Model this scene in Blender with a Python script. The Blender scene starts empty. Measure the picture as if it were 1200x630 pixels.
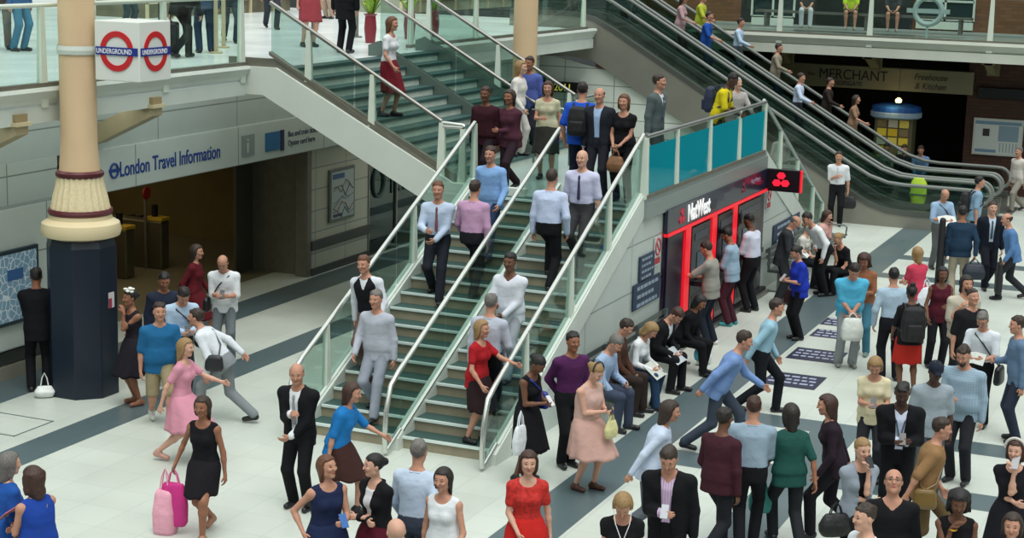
import bpy, bmesh, math, random
import numpy as np
from mathutils import Vector, Matrix
random.seed(7)
SC = bpy.context.scene
COL = SC.collection
PI = math.pi
D2R = PI / 180

# ------------------------------------------------------------------ camera
FPX, PITCH, ROLL, YAW, EYE = 2011.0, .1914, .0266, .404, 6.6
fw = np.array([math.cos(YAW) * math.cos(PITCH), math.sin(YAW) * math.cos(PITCH), -math.sin(PITCH)])
rt = np.array([math.sin(YAW), -math.cos(YAW), 0.0])
up = np.cross(rt, fw)
rt2 = math.cos(ROLL) * rt + math.sin(ROLL) * up
up2 = -math.sin(ROLL) * rt + math.cos(ROLL) * up
cam = bpy.data.cameras.new('camera'); cam_o = bpy.data.objects.new('camera', cam); COL.objects.link(cam_o)
cam.sensor_width = 36; cam.sensor_fit = 'HORIZONTAL'; cam.lens = FPX / 1200 * 36; cam.clip_end = 400
m = Matrix.Identity(4)
for i in range(3):
    m[i][0] = rt2[i]; m[i][1] = up2[i]; m[i][2] = -fw[i]
m[2][3] = EYE
cam_o.matrix_world = m
SC.camera = cam_o

def ray(x, y):
    return ((x - 600) / FPX) * rt2 - ((y - 315) / FPX) * up2 + fw
def atz(x, y, z=0.0):
    d = ray(x, y); return (d * (z - EYE) / d[2]) + np.array([0, 0, EYE])
def aty(x, y, Y):
    d = ray(x, y); return (d * Y / d[1]) + np.array([0, 0, EYE])
def atx(x, y, X):
    d = ray(x, y); return (d * X / d[0]) + np.array([0, 0, EYE])

# ------------------------------------------------------------------ materials
MATS = {}
def _hex(c):
    if isinstance(c, str):
        c = c.lstrip('#'); c = [int(c[i:i + 2], 16) / 255 for i in (0, 2, 4)]
        c = [v / 12.92 if v <= .04045 else ((v + .055) / 1.055) ** 2.4 for v in c]
    return tuple(c[:3]) + (1.0,)
def mat(name, col, rough=.6, metal=0., bump=0., scale=20., vary=.0, spec=.5, emit=0., coat=0., bumpd=.01, kind=None, sss=0.):
    key = (name, str(col), rough, metal, bump, scale, vary, emit, kind)
    if key in MATS: return MATS[key]
    mt = bpy.data.materials.new(name); mt.use_nodes = True
    nt = mt.node_tree; N = nt.nodes; L = nt.links
    b = N['Principled BSDF']
    c = _hex(col)
    b.inputs['Base Color'].default_value = c
    b.inputs['Roughness'].default_value = rough
    b.inputs['Metallic'].default_value = metal
    b.inputs['Specular IOR Level'].default_value = spec
    if coat: b.inputs['Coat Weight'].default_value = coat
    if emit:
        b.inputs['Emission Color'].default_value = c; b.inputs['Emission Strength'].default_value = emit
    tc = N.new('ShaderNodeTexCoord')
    if vary or bump:
        nz = N.new('ShaderNodeTexNoise'); nz.inputs['Scale'].default_value = scale; nz.inputs['Detail'].default_value = 3
        L.new(tc.outputs['Object'], nz.inputs['Vector'])
    if vary:
        mp = N.new('ShaderNodeMapRange'); mp.inputs['To Min'].default_value = 1 - vary; mp.inputs['To Max'].default_value = 1 + vary
        mp.inputs['From Min'].default_value = .3; mp.inputs['From Max'].default_value = .7
        L.new(nz.outputs['Fac'], mp.inputs['Value'])
        mx = N.new('ShaderNodeMix'); mx.data_type = 'RGBA'; mx.blend_type = 'MULTIPLY'; mx.inputs['Factor'].default_value = 1
        mx.inputs['A'].default_value = c
        L.new(mp.outputs['Result'], mx.inputs['B']); L.new(mx.outputs['Result'], b.inputs['Base Color'])
    if bump:
        bp = N.new('ShaderNodeBump'); bp.inputs['Strength'].default_value = bump; bp.inputs['Distance'].default_value = bumpd
        L.new(nz.outputs['Fac'], bp.inputs['Height']); L.new(bp.outputs['Normal'], b.inputs['Normal'])
    MATS[key] = mt
    return mt
def stripe_mat(name, c1, c2, scale=14., axis='y', check=False):
    mt = mat(name, c1, .85, spec=.2); nt = mt.node_tree; N = nt.nodes; L = nt.links; b = N['Principled BSDF']
    if b.inputs['Base Color'].is_linked: return mt
    tc = N.new('ShaderNodeTexCoord'); last = None
    for ax in ([axis] + (['z'] if check else [])):
        wv = N.new('ShaderNodeTexWave'); wv.bands_direction = ax.upper(); wv.inputs['Scale'].default_value = scale; wv.inputs['Distortion'].default_value = .6; wv.inputs['Detail'].default_value = 1
        L.new(tc.outputs['Object'], wv.inputs['Vector'])
        mx = N.new('ShaderNodeMix'); mx.data_type = 'RGBA'
        if last is None: mx.inputs['A'].default_value = _hex(c1)
        else: L.new(last, mx.inputs['A'])
        mx.inputs['B'].default_value = _hex(c2); L.new(wv.outputs['Fac'], mx.inputs['Factor']); last = mx.outputs['Result']
    L.new(last, b.inputs['Base Color'])
    nz = N.new('ShaderNodeTexNoise'); nz.inputs['Scale'].default_value = 5.5; L.new(tc.outputs['Object'], nz.inputs['Vector'])
    bp = N.new('ShaderNodeBump'); bp.inputs['Strength'].default_value = .5; bp.inputs['Distance'].default_value = .04; L.new(nz.outputs['Fac'], bp.inputs['Height']); L.new(bp.outputs['Normal'], b.inputs['Normal'])
    return mt
def glass_mat(name, tint, refl=.08, rough=.02, opac=0., film=None):
    if name in MATS: return MATS[name]
    mt = bpy.data.materials.new(name); mt.use_nodes = True
    nt = mt.node_tree; N = nt.nodes; L = nt.links
    for n in list(N):
        if n.type != 'OUTPUT_MATERIAL': N.remove(n)
    out = [n for n in N if n.type == 'OUTPUT_MATERIAL'][0]
    tr = N.new('ShaderNodeBsdfTransparent'); tr.inputs['Color'].default_value = _hex(tint)
    gl = N.new('ShaderNodeBsdfGlossy'); gl.inputs['Roughness'].default_value = rough; gl.inputs['Color'].default_value = (.9, 1, .97, 1)
    lw = N.new('ShaderNodeLayerWeight'); lw.inputs['Blend'].default_value = .5
    pw = N.new('ShaderNodeMath'); pw.operation = 'POWER'; pw.inputs[1].default_value = 5; L.new(lw.outputs['Facing'], pw.inputs[0])
    mp = N.new('ShaderNodeMath'); mp.operation = 'MULTIPLY_ADD'; mp.inputs[1].default_value = .8; mp.inputs[2].default_value = refl; L.new(pw.outputs[0], mp.inputs[0])
    ms = N.new('ShaderNodeMixShader'); L.new(mp.outputs[0], ms.inputs[0]); L.new(tr.outputs[0], ms.inputs[1]); L.new(gl.outputs[0], ms.inputs[2])
    last = ms
    if opac:
        df = N.new('ShaderNodeBsdfDiffuse'); df.inputs['Color'].default_value = _hex(film or tint)
        m2 = N.new('ShaderNodeMixShader'); m2.inputs[0].default_value = opac
        L.new(ms.outputs[0], m2.inputs[1]); L.new(df.outputs[0], m2.inputs[2]); last = m2
    L.new(last.outputs[0], out.inputs['Surface'])
    MATS[name] = mt
    return mt

# ------------------------------------------------------------------ objects
def mesh_obj(name, verts, faces, m, parent=None, smooth=False, mi=None):
    me = bpy.data.meshes.new(name)
    me.from_pydata([tuple(v) for v in verts], [], [tuple(f) for f in faces])
    ms = m if isinstance(m, (list, tuple)) else [m]
    for q in ms: me.materials.append(q)
    if mi is not None: me.polygons.foreach_set('material_index', list(mi))
    if smooth: me.polygons.foreach_set('use_smooth', [True] * len(me.polygons))
    me.update()
    o = bpy.data.objects.new(name, me); COL.objects.link(o)
    if parent is not None: o.parent = parent
    return o
def empty(name, loc, rz=0):
    o = bpy.data.objects.new(name, None); COL.objects.link(o)
    o.location = tuple(loc); o.rotation_euler = (0, 0, rz); o.empty_display_size = .2
    return o
def tag(o, label, cat, group=None):
    o['label'] = label; o['category'] = cat
    if group: o['group'] = group
    return o
def struct(o):
    o['kind'] = 'structure'; return o
USED = {}
def copy_tree(o, loc=None, rz=None, label=None, parent=None, group=None):
    c = o.copy(); COL.objects.link(c)
    if parent is not None: c.parent = parent
    if loc is not None: c.location = loc
    if rz is not None: c.rotation_euler[2] = rz
    if label: c['label'] = label
    if group: c['group'] = group
    for ch in list(o.children): copy_tree(ch, parent=c)
    return c

class MB:
    """collects simple solids into one mesh"""
    def __init__(s): s.v = []; s.f = []; s.mi = []; s.cur = 0
    def add(s, vs, fs):
        n = len(s.v); s.v += [tuple(v) for v in vs]
        for f in fs: s.f.append(tuple(i + n for i in f)); s.mi.append(s.cur)
        return s
    def box(s, x0, x1, y0, y1, z0, z1, M=None):
        vs = [(x, y, z) for x in (x0, x1) for y in (y0, y1) for z in (z0, z1)]
        if M is not None: vs = [tuple(M @ Vector(v)) for v in vs]
        return s.add(vs, [(0, 1, 3, 2), (4, 6, 7, 5), (0, 4, 5, 1), (2, 3, 7, 6), (0, 2, 6, 4), (1, 5, 7, 3)])
    def hexa(s, p):   # 8 points: bottom quad then top quad
        return s.add(p, [(3, 2, 1, 0), (4, 5, 6, 7), (0, 1, 5, 4), (1, 2, 6, 5), (2, 3, 7, 6), (3, 0, 4, 7)])
    def prism(s, poly, fn, t0, t1):  # polygon in 2d extruded; fn(u,v,t)->xyz
        n = len(poly)
        vs = [fn(u, v, t0) for u, v in poly] + [fn(u, v, t1) for u, v in poly]
        fs = [tuple(range(n)), tuple(range(2 * n - 1, n - 1, -1))]
        for i in range(n):
            j = (i + 1) % n; fs.append((i, i + n, j + n, j))
        return s.add(vs, fs)
    def tube(s, pts, r, n=10, closed=False, r2=None, cap=True):
        P = [Vector(p) for p in pts]; k = len(P)
        prev = None; rings = []
        for i in range(k):
            if closed: t = P[(i + 1) % k] - P[i - 1]
            else: t = P[min(i + 1, k - 1)] - P[max(i - 1, 0)]
            t.normalize()
            if prev is None:
                a = Vector((0, 0, 1)) if abs(t.z) < .9 else Vector((1, 0, 0))
                u = t.cross(a).normalized()
            else:
                u = prev - t * prev.dot(t); u.normalize()
            prev = u; w = t.cross(u)
            rr = r[i] if isinstance(r, (list, tuple)) else r
            rings.append([P[i] + (u * math.cos(2 * PI * j / n) + w * math.sin(2 * PI * j / n) * ((r2 / rr) if r2 else 1)) * rr for j in range(n)])
        vs = [v for rg in rings for v in rg]; fs = []
        for i in range(k if closed else k - 1):
            a = i * n; b = ((i + 1) % k) * n
            for j in range(n):
                j2 = (j + 1) % n
                fs.append((a + j, b + j, b + j2, a + j2))
        if not closed and cap:
            fs.append(tuple(range(n))); fs.append(tuple(range((k - 1) * n + n - 1, (k - 1) * n - 1, -1)))
        return s.add(vs, fs)
    def lathe(s, prof, c=(0, 0, 0), n=24, rot=0., phase=None):
        vs = []; fs = []
        for (r, z) in prof:
            for j in range(n):
                a = 2 * PI * j / n + rot
                vs.append((c[0] + r * math.cos(a), c[1] + r * math.sin(a), c[2] + z))
        k = len(prof)
        for i in range(k - 1):
            for j in range(n):
                j2 = (j + 1) % n
                fs.append((i * n + j, i * n + j2, (i + 1) * n + j2, (i + 1) * n + j))
        fs.append(tuple(range(n - 1, -1, -1))); fs.append(tuple(range((k - 1) * n, k * n)))
        return s.add(vs, fs)
    def build(s, name, m, parent=None, smooth=False, bevel=0.):
        o = mesh_obj(name, s.v, s.f, m, parent, smooth, s.mi if isinstance(m, (list, tuple)) else None)
        if bevel:
            b = o.modifiers.new('bevel', 'BEVEL'); b.width = bevel; b.segments = 2; b.limit_method = 'ANGLE'
        if smooth:
            try:
                o.data.polygons.foreach_set('use_smooth', [True] * len(o.data.polygons))
                e = o.modifiers.new('edges', 'EDGE_SPLIT'); e.split_angle = 40 * D2R
            except Exception: pass
        return o
def boxo(name, b, m, parent=None, bevel=0.):
    return MB().box(*b).build(name, m, parent, bevel=bevel)
def text_obj(name, s, size, origin, xdir, updir, m, parent=None, extrude=.004, align='LEFT', sx=1., bold=0.):
    cu = bpy.data.curves.new(name, 'FONT'); cu.body = s; cu.size = size; cu.extrude = extrude; cu.align_x = align
    cu.offset = bold
    to = bpy.data.objects.new('tmp_text', cu); COL.objects.link(to)
    bpy.context.view_layer.update()
    me = bpy.data.meshes.new_from_object(to.evaluated_get(bpy.context.evaluated_depsgraph_get()))
    bpy.data.objects.remove(to); bpy.data.curves.remove(cu)
    me.name = name; me.materials.clear(); me.materials.append(m)
    X = Vector(xdir).normalized(); U = Vector(updir).normalized(); Z = X.cross(U)
    M = Matrix(((X.x * sx, U.x, Z.x, origin[0]), (X.y * sx, U.y, Z.y, origin[1]), (X.z * sx, U.z, Z.z, origin[2]), (0, 0, 0, 1)))
    me.transform(M)
    o = bpy.data.objects.new(name, me); COL.objects.link(o)
    if parent is not None:
        o.parent = parent
        me.transform(Matrix.Translation(-Vector(parent.location)))
    return o
# ------------------------------------------------------------------ implicit surfaces -> meshes (for bodies, clothes, bags)
def V3(*a): return np.array(a, float)
def surface_nets(F, org, h):
    """F: values on a grid (negative inside). returns verts, quads"""
    nx, ny, nz = F.shape
    ins = F < 0
    c = np.zeros((nx - 1, ny - 1, nz - 1), int)
    for dx in (0, 1):
        for dy in (0, 1):
            for dz in (0, 1):
                c += ins[dx:nx - 1 + dx, dy:ny - 1 + dy, dz:nz - 1 + dz]
    act = (c > 0) & (c < 8)
    idx = -np.ones(act.shape, int)
    I = np.argwhere(act)
    if len(I) == 0: return np.zeros((0, 3)), np.zeros((0, 4), int)
    idx[act] = np.arange(len(I))
    acc = np.zeros((len(I), 3)); cnt = np.zeros(len(I))
    cor = [(a, b, d) for a in (0, 1) for b in (0, 1) for d in (0, 1)]
    for i in range(8):
        for j in range(i + 1, 8):
            A = np.array(cor[i]); B = np.array(cor[j])
            if np.abs(A - B).sum() != 1: continue
            fa = F[I[:, 0] + A[0], I[:, 1] + A[1], I[:, 2] + A[2]]
            fb = F[I[:, 0] + B[0], I[:, 1] + B[1], I[:, 2] + B[2]]
            cr = (fa < 0) != (fb < 0)
            t = np.where(cr, fa / np.where(cr, fa - fb, 1), 0)
            p = A + (B - A) * t[:, None]
            acc[cr] += p[cr]; cnt[cr] += 1
    V = (I + acc / cnt[:, None]) * h + org
    Q = []
    def quads(axis):
        sl0 = [slice(None)] * 3; sl1 = [slice(None)] * 3
        sl0[axis] = slice(0, -1); sl1[axis] = slice(1, None)
        a = ins[tuple(sl0)]; b = ins[tuple(sl1)]
        E = np.argwhere(a != b)
        o1, o2 = [(1, 2), (2, 0), (0, 1)][axis]
        ok = (E[:, o1] > 0) & (E[:, o2] > 0) & (E[:, o1] < F.shape[o1] - 1) & (E[:, o2] < F.shape[o2] - 1)
        E = E[ok]
        if len(E) == 0: return
        d1 = np.zeros(3, int); d1[o1] = 1
        d2 = np.zeros(3, int); d2[o2] = 1
        g = lambda P: idx[P[:, 0], P[:, 1], P[:, 2]]
        q = np.stack([g(E - d1 - d2), g(E - d2), g(E), g(E - d1)], 1)
        fl = b[tuple(E.T)]   # outside->inside: flip
        q[fl] = q[fl][:, ::-1]
        Q.append(q)
    for ax in range(3): quads(ax)
    Q = np.concatenate(Q); Q = Q[(Q >= 0).all(1)]
    return V, Q
class Shape:
    """a list of implicit solids; smooth union, then cuts"""
    def __init__(s): s.p = []; s.c = []
    def cap(s, a, b, ra, rb=None, k=.02, sc=None):
        rb = ra if rb is None else rb
        a = np.array(a, float); b = np.array(b, float); R = max(ra, rb)
        def f(P):
            ba = b - a; L = max(ba @ ba, 1e-9)
            t = np.clip(((P - a) @ ba) / L, 0, 1)
            return np.linalg.norm(P - a - t[..., None] * ba, axis=-1) - (ra + (rb - ra) * t)
        s.p.append((f, np.minimum(a, b) - R, np.maximum(a, b) + R, k)); return s
    def ell(s, M, c, r, k=.02):
        """ellipsoid, centre c and radii r in the frame M (4x4 numpy)"""
        Mi = np.linalg.inv(M); c = np.array(c, float); r = np.array(r, float)
        C = (M @ np.append(c, 1))[:3]; R = r.max()
        def f(P):
            q = (P @ Mi[:3, :3].T + Mi[:3, 3] - c) / r
            n = np.linalg.norm(q, axis=-1)
            n2 = np.linalg.norm(q / r, axis=-1)
            return n * (n - 1) / np.maximum(n2, 1e-6)
        s.p.append((f, C - R, C + R, k)); return s
    def loft(s, M, prof, off=0., k=.02, zlo=None, zhi=None, pw=2.3):
        """stack of superellipses (z, half depth, half width, x offset) in frame M"""
        Mi = np.linalg.inv(M); pr = np.array([(p + (0,))[:4] for p in prof], float)
        zl = pr[0, 0] if zlo is None else zlo; zh = pr[-1, 0] if zhi is None else zhi
        R = max(pr[:, 1].max(), pr[:, 2].max()) + abs(off) + .02
        e0 = (M @ np.array([0, 0, zl, 1]))[:3]; e1 = (M @ np.array([0, 0, zh, 1]))[:3]
        def f(P):
            q = P @ Mi[:3, :3].T + Mi[:3, 3]
            z = q[..., 2]
            a = np.interp(z, pr[:, 0], pr[:, 1]) + off; b = np.interp(z, pr[:, 0], pr[:, 2]) + off
            xo = np.interp(z, pr[:, 0], pr[:, 3])
            n = (np.abs((q[..., 0] - xo) / a) ** pw + np.abs(q[..., 1] / b) ** pw) ** (1 / pw)
            d = (n - 1) * np.minimum(a, b)
            return np.maximum(d, np.maximum(zl - z, z - zh))
        s.p.append((f, np.minimum(e0, e1) - R, np.maximum(e0, e1) + R, k)); return s
    def cut(s, f): s.c.append(f); return s
    def bounds(s):
        return np.min([p[1] for p in s.p], 0), np.max([p[2] for p in s.p], 0)
    def mesh(s, h, lo=None, hi=None, post=None):
        l, u = s.bounds()
        if lo is not None: l = np.maximum(l, lo)
        if hi is not None: u = np.minimum(u, hi)
        l = l - 2 * h; u = u + 2 * h
        n = np.maximum(np.ceil((u - l) / h).astype(int) + 1, 3)
        F = np.full(n, .5)
        ax = [l[i] + np.arange(n[i]) * h for i in range(3)]
        for f, a, b, k in s.p:
            mg = k + 2.5 * h
            i0 = np.clip(np.floor((a - mg - l) / h).astype(int), 0, n); i1 = np.clip(np.ceil((b + mg - l) / h).astype(int) + 1, 0, n)
            if (i1 <= i0).any(): continue
            sl = tuple(slice(i0[i], i1[i]) for i in range(3))
            G = np.stack(np.meshgrid(*[ax[i][sl[i]] for i in range(3)], indexing='ij'), -1)
            d = f(G); o = F[sl]
            if k > 0:
                hh = np.clip(.5 + .5 * (o - d) / k, 0, 1)
                F[sl] = o * (1 - hh) + d * hh - k * hh * (1 - hh)
            else: F[sl] = np.minimum(o, d)
        if s.c:
            G = np.stack(np.meshgrid(*ax, indexing='ij'), -1)
            for c in s.c: F = np.maximum(F, c(G))
        return surface_nets(F, l, h)
def sdf_obj(name, parts, m, parent, mi=None, smooth=True):
    Vs = []; Qs = []; n = 0; MI = []
    for i, (v, q) in enumerate(parts):
        Vs.append(v); Qs.append(q + n); n += len(v)
    V = np.concatenate(Vs); Q = np.concatenate(Qs)
    me = bpy.data.meshes.new(name)
    me.vertices.add(len(V)); me.vertices.foreach_set('co', V.astype(np.float32).ravel())
    me.loops.add(len(Q) * 4); me.loops.foreach_set('vertex_index', Q.astype(np.int32).ravel())
    me.polygons.add(len(Q)); me.polygons.foreach_set('loop_start', np.arange(0, len(Q) * 4, 4, dtype=np.int32))
    try: me.polygons.foreach_set('loop_total', np.full(len(Q), 4, np.int32))
    except Exception: pass
    ms = m if isinstance(m, (list, tuple)) else [m]
    for q in ms: me.materials.append(q)
    if mi is not None and len(Q):
        cen = V[Q].mean(1); me.polygons.foreach_set('material_index', mi(cen).astype(np.int32))
    me.update(calc_edges=True)
    me.polygons.foreach_set('use_smooth', np.ones(len(Q), bool))
    o = bpy.data.objects.new(name, me); COL.objects.link(o); o.parent = parent
    return o

def Rx(a): c, s = math.cos(a), math.sin(a); return np.array([[1, 0, 0], [0, c, -s], [0, s, c]])
def Ry(a): c, s = math.cos(a), math.sin(a); return np.array([[c, 0, s], [0, 1, 0], [-s, 0, c]])
def Rz(a): c, s = math.cos(a), math.sin(a); return np.array([[c, -s, 0], [s, c, 0], [0, 0, 1]])
def frame(R, t):
    M = np.eye(4); M[:3, :3] = R; M[:3, 3] = t; return M
def ap(M, *p): return (M @ np.array([p[0], p[1], p[2], 1.0]))[:3]
def unit(v): return v / max(np.linalg.norm(v), 1e-9)
def ik(a, t, l1, l2, hint):
    d = t - a; L = np.linalg.norm(d)
    if L > (l1 + l2) * .995: t = a + d / L * (l1 + l2) * .995; d = t - a; L = np.linalg.norm(d)
    if L < .12: t = a + unit(d) * .12; d = t - a; L = .12
    x = (l1 * l1 - l2 * l2 + L * L) / (2 * L); hh = math.sqrt(max(l1 * l1 - x * x, 0))
    u = d / L; n = hint - u * (hint @ u); n = unit(n)
    return a + u * x + n * hh, t

SKIN = dict(pale='#c79a85', fair='#b78670', tan='#8f6049', brown='#6a4735', dark='#4a3229')
HAIR = dict(black='#0d0b0b', dark='#1d1512', brown='#2f2018', chestnut='#3a2016', blond='#8d7048', grey='#66625e', white='#a8a49e', ginger='#5e3a24')
def cloth(col, rough=.85, vary=.06): return mat('fabric', col, rough, bump=.5, scale=5.5, vary=vary, spec=.2, bumpd=.05)
def skin_mat(k): return mat('skin', SKIN.get(k, k), .55, spec=.35, vary=.05, scale=30.)
def hair_mat(k): return mat('hair', HAIR.get(k, k), .55, bump=.8, scale=60., vary=.2, bumpd=.01)

# hand targets in the torso frame scaled to a 1.75 m adult (x forward, y outward, z above the pelvis centre)
ARM = dict(
    down=(.02, .25, -.10), relax=(.06, .26, -.07), back=(-.17, .25, -.06), fwd=(.22, .23, -.02),
    phone=(.30, .07, .20), phone_in=(.28, .02, .21), read=(.33, .12, .17), mouth=(.15, .03, .50), ear=(.10, .13, .56),
    cross=(.20, -.08, .16), hip=(.05, .27, .04), clasp=(.24, .01, .02), reach=(.48, .20, .25), rail=(.38, .22, .12),
    lap=(.30, .09, .03), strap=(.14, .12, .36), tie=(.18, .02, .26), behind=(-.14, .08, -.02), bagc=(.22, .10, .0), chin=(.16, .06, .45))
def person(loc, phi, h=1.75, sex='m', skin='fair', hair='short', hairc='brown', top=None, bot=None, shoe='#17181b',
           L='down', R='down', legs='stand', lean=4, side=0, twist=0, head=(0, 0), w=1., label='', jacket=None, tie=None,
           group=None, cap=None, beard=None, step=.55, seat=.47, glasses=False, belt=None, vest=None, scarf=None, curl=.7, sx=None, lanyard=None, stripe=None):
    """top=(colour, sleeve 0..1, tucked, kind) bot=(kind, colour, length) ; phi is the compass of the gaze, 0 = towards the viewer's side"""
    s = h / 1.75; f = sex == 'f'
    heading = YAW + PI + phi * D2R
    root = empty('person', loc, heading)
    tag(root, label, 'person', group)
    # ---------------- skeleton
    pz = .93; pel = V3(0, 0, pz)
    hipw = .085
    if legs == 'stand':
        ft = {1: V3(.02, .10, 0), -1: V3(-.02, -.11, 0)}
    elif legs == 'stand2':
        ft = {1: V3(.09, .12, 0), -1: V3(-.05, -.08, 0)}
    elif legs == 'close':
        ft = {1: V3(.0, .07, 0), -1: V3(.02, -.07, 0)}
    elif legs == 'cross':
        ft = {1: V3(.05, -.02, 0), -1: V3(-.02, .04, 0)}
    elif legs == 'walk':
        ft = {1: V3(step * .5, .07, 0.0), -1: V3(-step * .5, -.07, .05)}; pel[2] = pz - .035 - .05 * step
    elif legs == 'walk2':
        ft = {1: V3(-step * .5, .07, .05), -1: V3(step * .5, -.07, 0.0)}; pel[2] = pz - .035 - .05 * step
    elif legs == 'down':     # coming down stairs, one foot a step lower
        ft = {1: V3(.30, .08, -.16), -1: V3(-.04, -.08, .0)}; pel[2] = pz - .12
    elif legs == 'up':
        ft = {1: V3(.28, .08, .16), -1: V3(-.08, -.08, .0)}; pel[2] = pz - .02
    elif legs == 'sit':
        pel = V3(0, 0, seat + .10); ft = {1: V3(.46, .13, 0), -1: V3(.40, -.12, 0)}
    elif legs == 'sit2':
        pel = V3(0, 0, seat + .10); ft = {1: V3(.38, .10, 0), -1: V3(.50, -.10, 0)}
    elif legs == 'lean':
        pel = V3(-.10, 0, .86); ft = {1: V3(.12, .10, 0), -1: V3(.05, -.10, 0)}
    T = frame(Rz(twist * D2R) @ Rx(-side * D2R) @ Ry(lean * D2R), pel)
    sit = legs.startswith('sit')
    legj = {}
    for q in (1, -1):
        hip = pel + V3(0, q * hipw, -.03)
        fo = ft[q]; ank = fo + V3(-.03, 0, .085)
        knee, ank = ik(hip, ank, .43, .425, V3(1, q * .12, .0 if not sit else .8))
        legj[q] = (hip, knee, ank)
    shw = (.180 if not f else .158) * w
    armj = {}
    for q, tg in ((1, L), (-1, R)):
        sh = ap(T, 0, q * shw, .432)
        t = ARM[tg] if isinstance(tg, str) else tg
        t = ap(T, t[0], q * t[1], t[2])
        hint = T[:3, :3] @ V3(-.5, q * .45, -.6)
        elb, wr = ik(sh, t, .285, .25, hint)
        armj[q] = (sh, elb, wr)
    Hh = frame(T[:3, :3] @ Ry(-lean * D2R * .55) @ Rz(head[1] * D2R) @ Ry(head[0] * D2R), ap(T, .015, 0, .585))
    # head frame origin: base of skull; head centre above it
    HC = frame(Hh[:3, :3], ap(Hh, .015, 0, .105))
    # ---------------- profiles
    ww = w
    if f:
        prof = [(-.12, .10, .155), (-.03, .112, .172), (.05, .105, .158), (.16, .085 * ww, .125 * ww), (.27, .098 * ww, .138 * ww), (.36, .105 * ww, .15 * ww), (.435, .085, .155 * ww), (.475, .062, .11), (.52, .045, .055)]
    else:
        prof = [(-.12, .10, .148), (-.03, .11, .163), (.06, .105 * ww, .155 * ww), (.18, .102 * ww, .148 * ww), (.30, .112 * ww, .165 * ww), (.39, .112 * ww, .175 * ww), (.44, .092, .178 * ww), (.48, .07, .13), (.525, .05, .065)]
    belly = max(0, w - 1.0)
    if belly: prof = [(z, a + (belly * .16 if .0 < z < .3 else 0), b + (belly * .06 if 0 < z < .25 else 0)) for z, a, b in prof]
    kk = .86 if f else 1.
    ar = [.047 * kk * ww ** .5, .038 * kk * ww ** .5, .026 * kk]
    lr = [.083 * ww ** .5, .055, .052, .036 if not f else .033]
    # ---------------- body
    B = Shape()
    B.loft(T, prof, k=.03)
    if f:
        for q in (1, -1): B.ell(T, (.075 * ww, q * .062, .315), (.06, .062, .06), k=.03)
    B.cap(ap(T, -.012, 0, .46), ap(Hh, .0, 0, .05), .058 if not f else .048, .054 if not f else .045, k=.035)
    for q in (1, -1):
        sh, elb, wr = armj[q]
        B.cap(ap(T, 0, q * .05, .475), sh, .045, .056 * kk, k=.04)
        B.cap(sh, elb, ar[0], ar[1], k=.03); B.cap(elb, elb + (wr - elb) * .35, ar[1], ar[1] * .98, k=.02); B.cap(elb + (wr - elb) * .3, wr, ar[1] * .95, ar[2], k=.02)
        hip, knee, ank = legj[q]
        B.cap(hip, knee, lr[0], lr[1], k=.04); mid = knee + (ank - knee) * .3 + unit(np.cross(knee - hip, V3(0, 1, 0)) + 1e-6) * 0
        B.cap(knee, mid, lr[1], lr[2], k=.03); B.cap(mid, ank, lr[2], lr[3], k=.03)
        toe = ank + V3(.13, q * .02, -.055)
        if legs.startswith('walk') and ank[0] < 0: toe = ank + V3(.12, 0, -.09)
        B.cap(ank + V3(-.03, 0, -.045), toe, .034, .024, k=.03)
    # head
    sk = .98
    B.ell(HC, (-.012, 0, .028), (.100, .078, .090), k=.02)
    B.cap(ap(HC, .018, 0, -.02), ap(HC, .050, 0, -.082), .062, .032 if f else .037, k=.03)
    B.cap(ap(HC, .0, .03, -.06), ap(HC, .0, -.03, -.06), .035, k=.03)
    B.cap(ap(HC, .084, 0, .012), ap(HC, .103, 0, -.022), .009, .013, k=.012)
    for q in (1, -1):
        B.ell(HC, (.068, q * .036, -.018), (.022, .024, .02), k=.02)
        B.ell(HC, (-.012, q * .079, -.004), (.018, .009, .030), k=.006)
        B.cap(ap(HC, .083, q * .012, .03), ap(HC, .074, q * .045, .032), .008, k=.012)
    B.cap(ap(HC, .084, .016, -.053), ap(HC, .084, -.016, -.053), .0075, k=.01)
    def eyes(P, M=np.linalg.inv(HC)):
        qx = P @ M[:3, :3].T + M[:3, 3]
        e1 = np.linalg.norm((qx - V3(.094, .031, .014)), axis=-1) - .013
        e2 = np.linalg.norm((qx - V3(.094, -.031, .014)), axis=-1) - .013
        return -np.minimum(e1, e2) - 0.004
    B.cut(eyes)
    # hands
    Hd = Shape(); hboxes = []
    for q in (1, -1):
        sh, elb, wr = armj[q]
        d = unit(wr - elb); tgt = L if q == 1 else R
        if tgt in ('phone', 'phone_in', 'read', 'clasp', 'lap', 'mouth', 'chin', 'tie', 'cross'):
            inw = unit(T[:3, :3] @ V3(.3, -q, .15)); d = unit(d + .45 * inw)
        side_v = unit(np.cross(d, T[:3, :3] @ V3(0, 1, 0) if abs(d @ (T[:3, :3] @ V3(0, 1, 0))) < .9 else V3(0, 0, 1)))
        if side_v @ (T[:3, :3] @ V3(1, 0, .6)) < 0: side_v = -side_v    # thumb side: forward / up
        pn = unit(np.cross(d, side_v)) ; 
        if pn @ (T[:3, :3] @ V3(0, -q, 0)) < 0: pn = -pn               # palm faces inwards
        k0 = wr + d * .012; sc = .92 if f else 1.
        S1 = Shape()
        S1.cap(wr - d * .03, wr + d * .02, ar[2] * .98, .022, k=.01)
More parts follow.
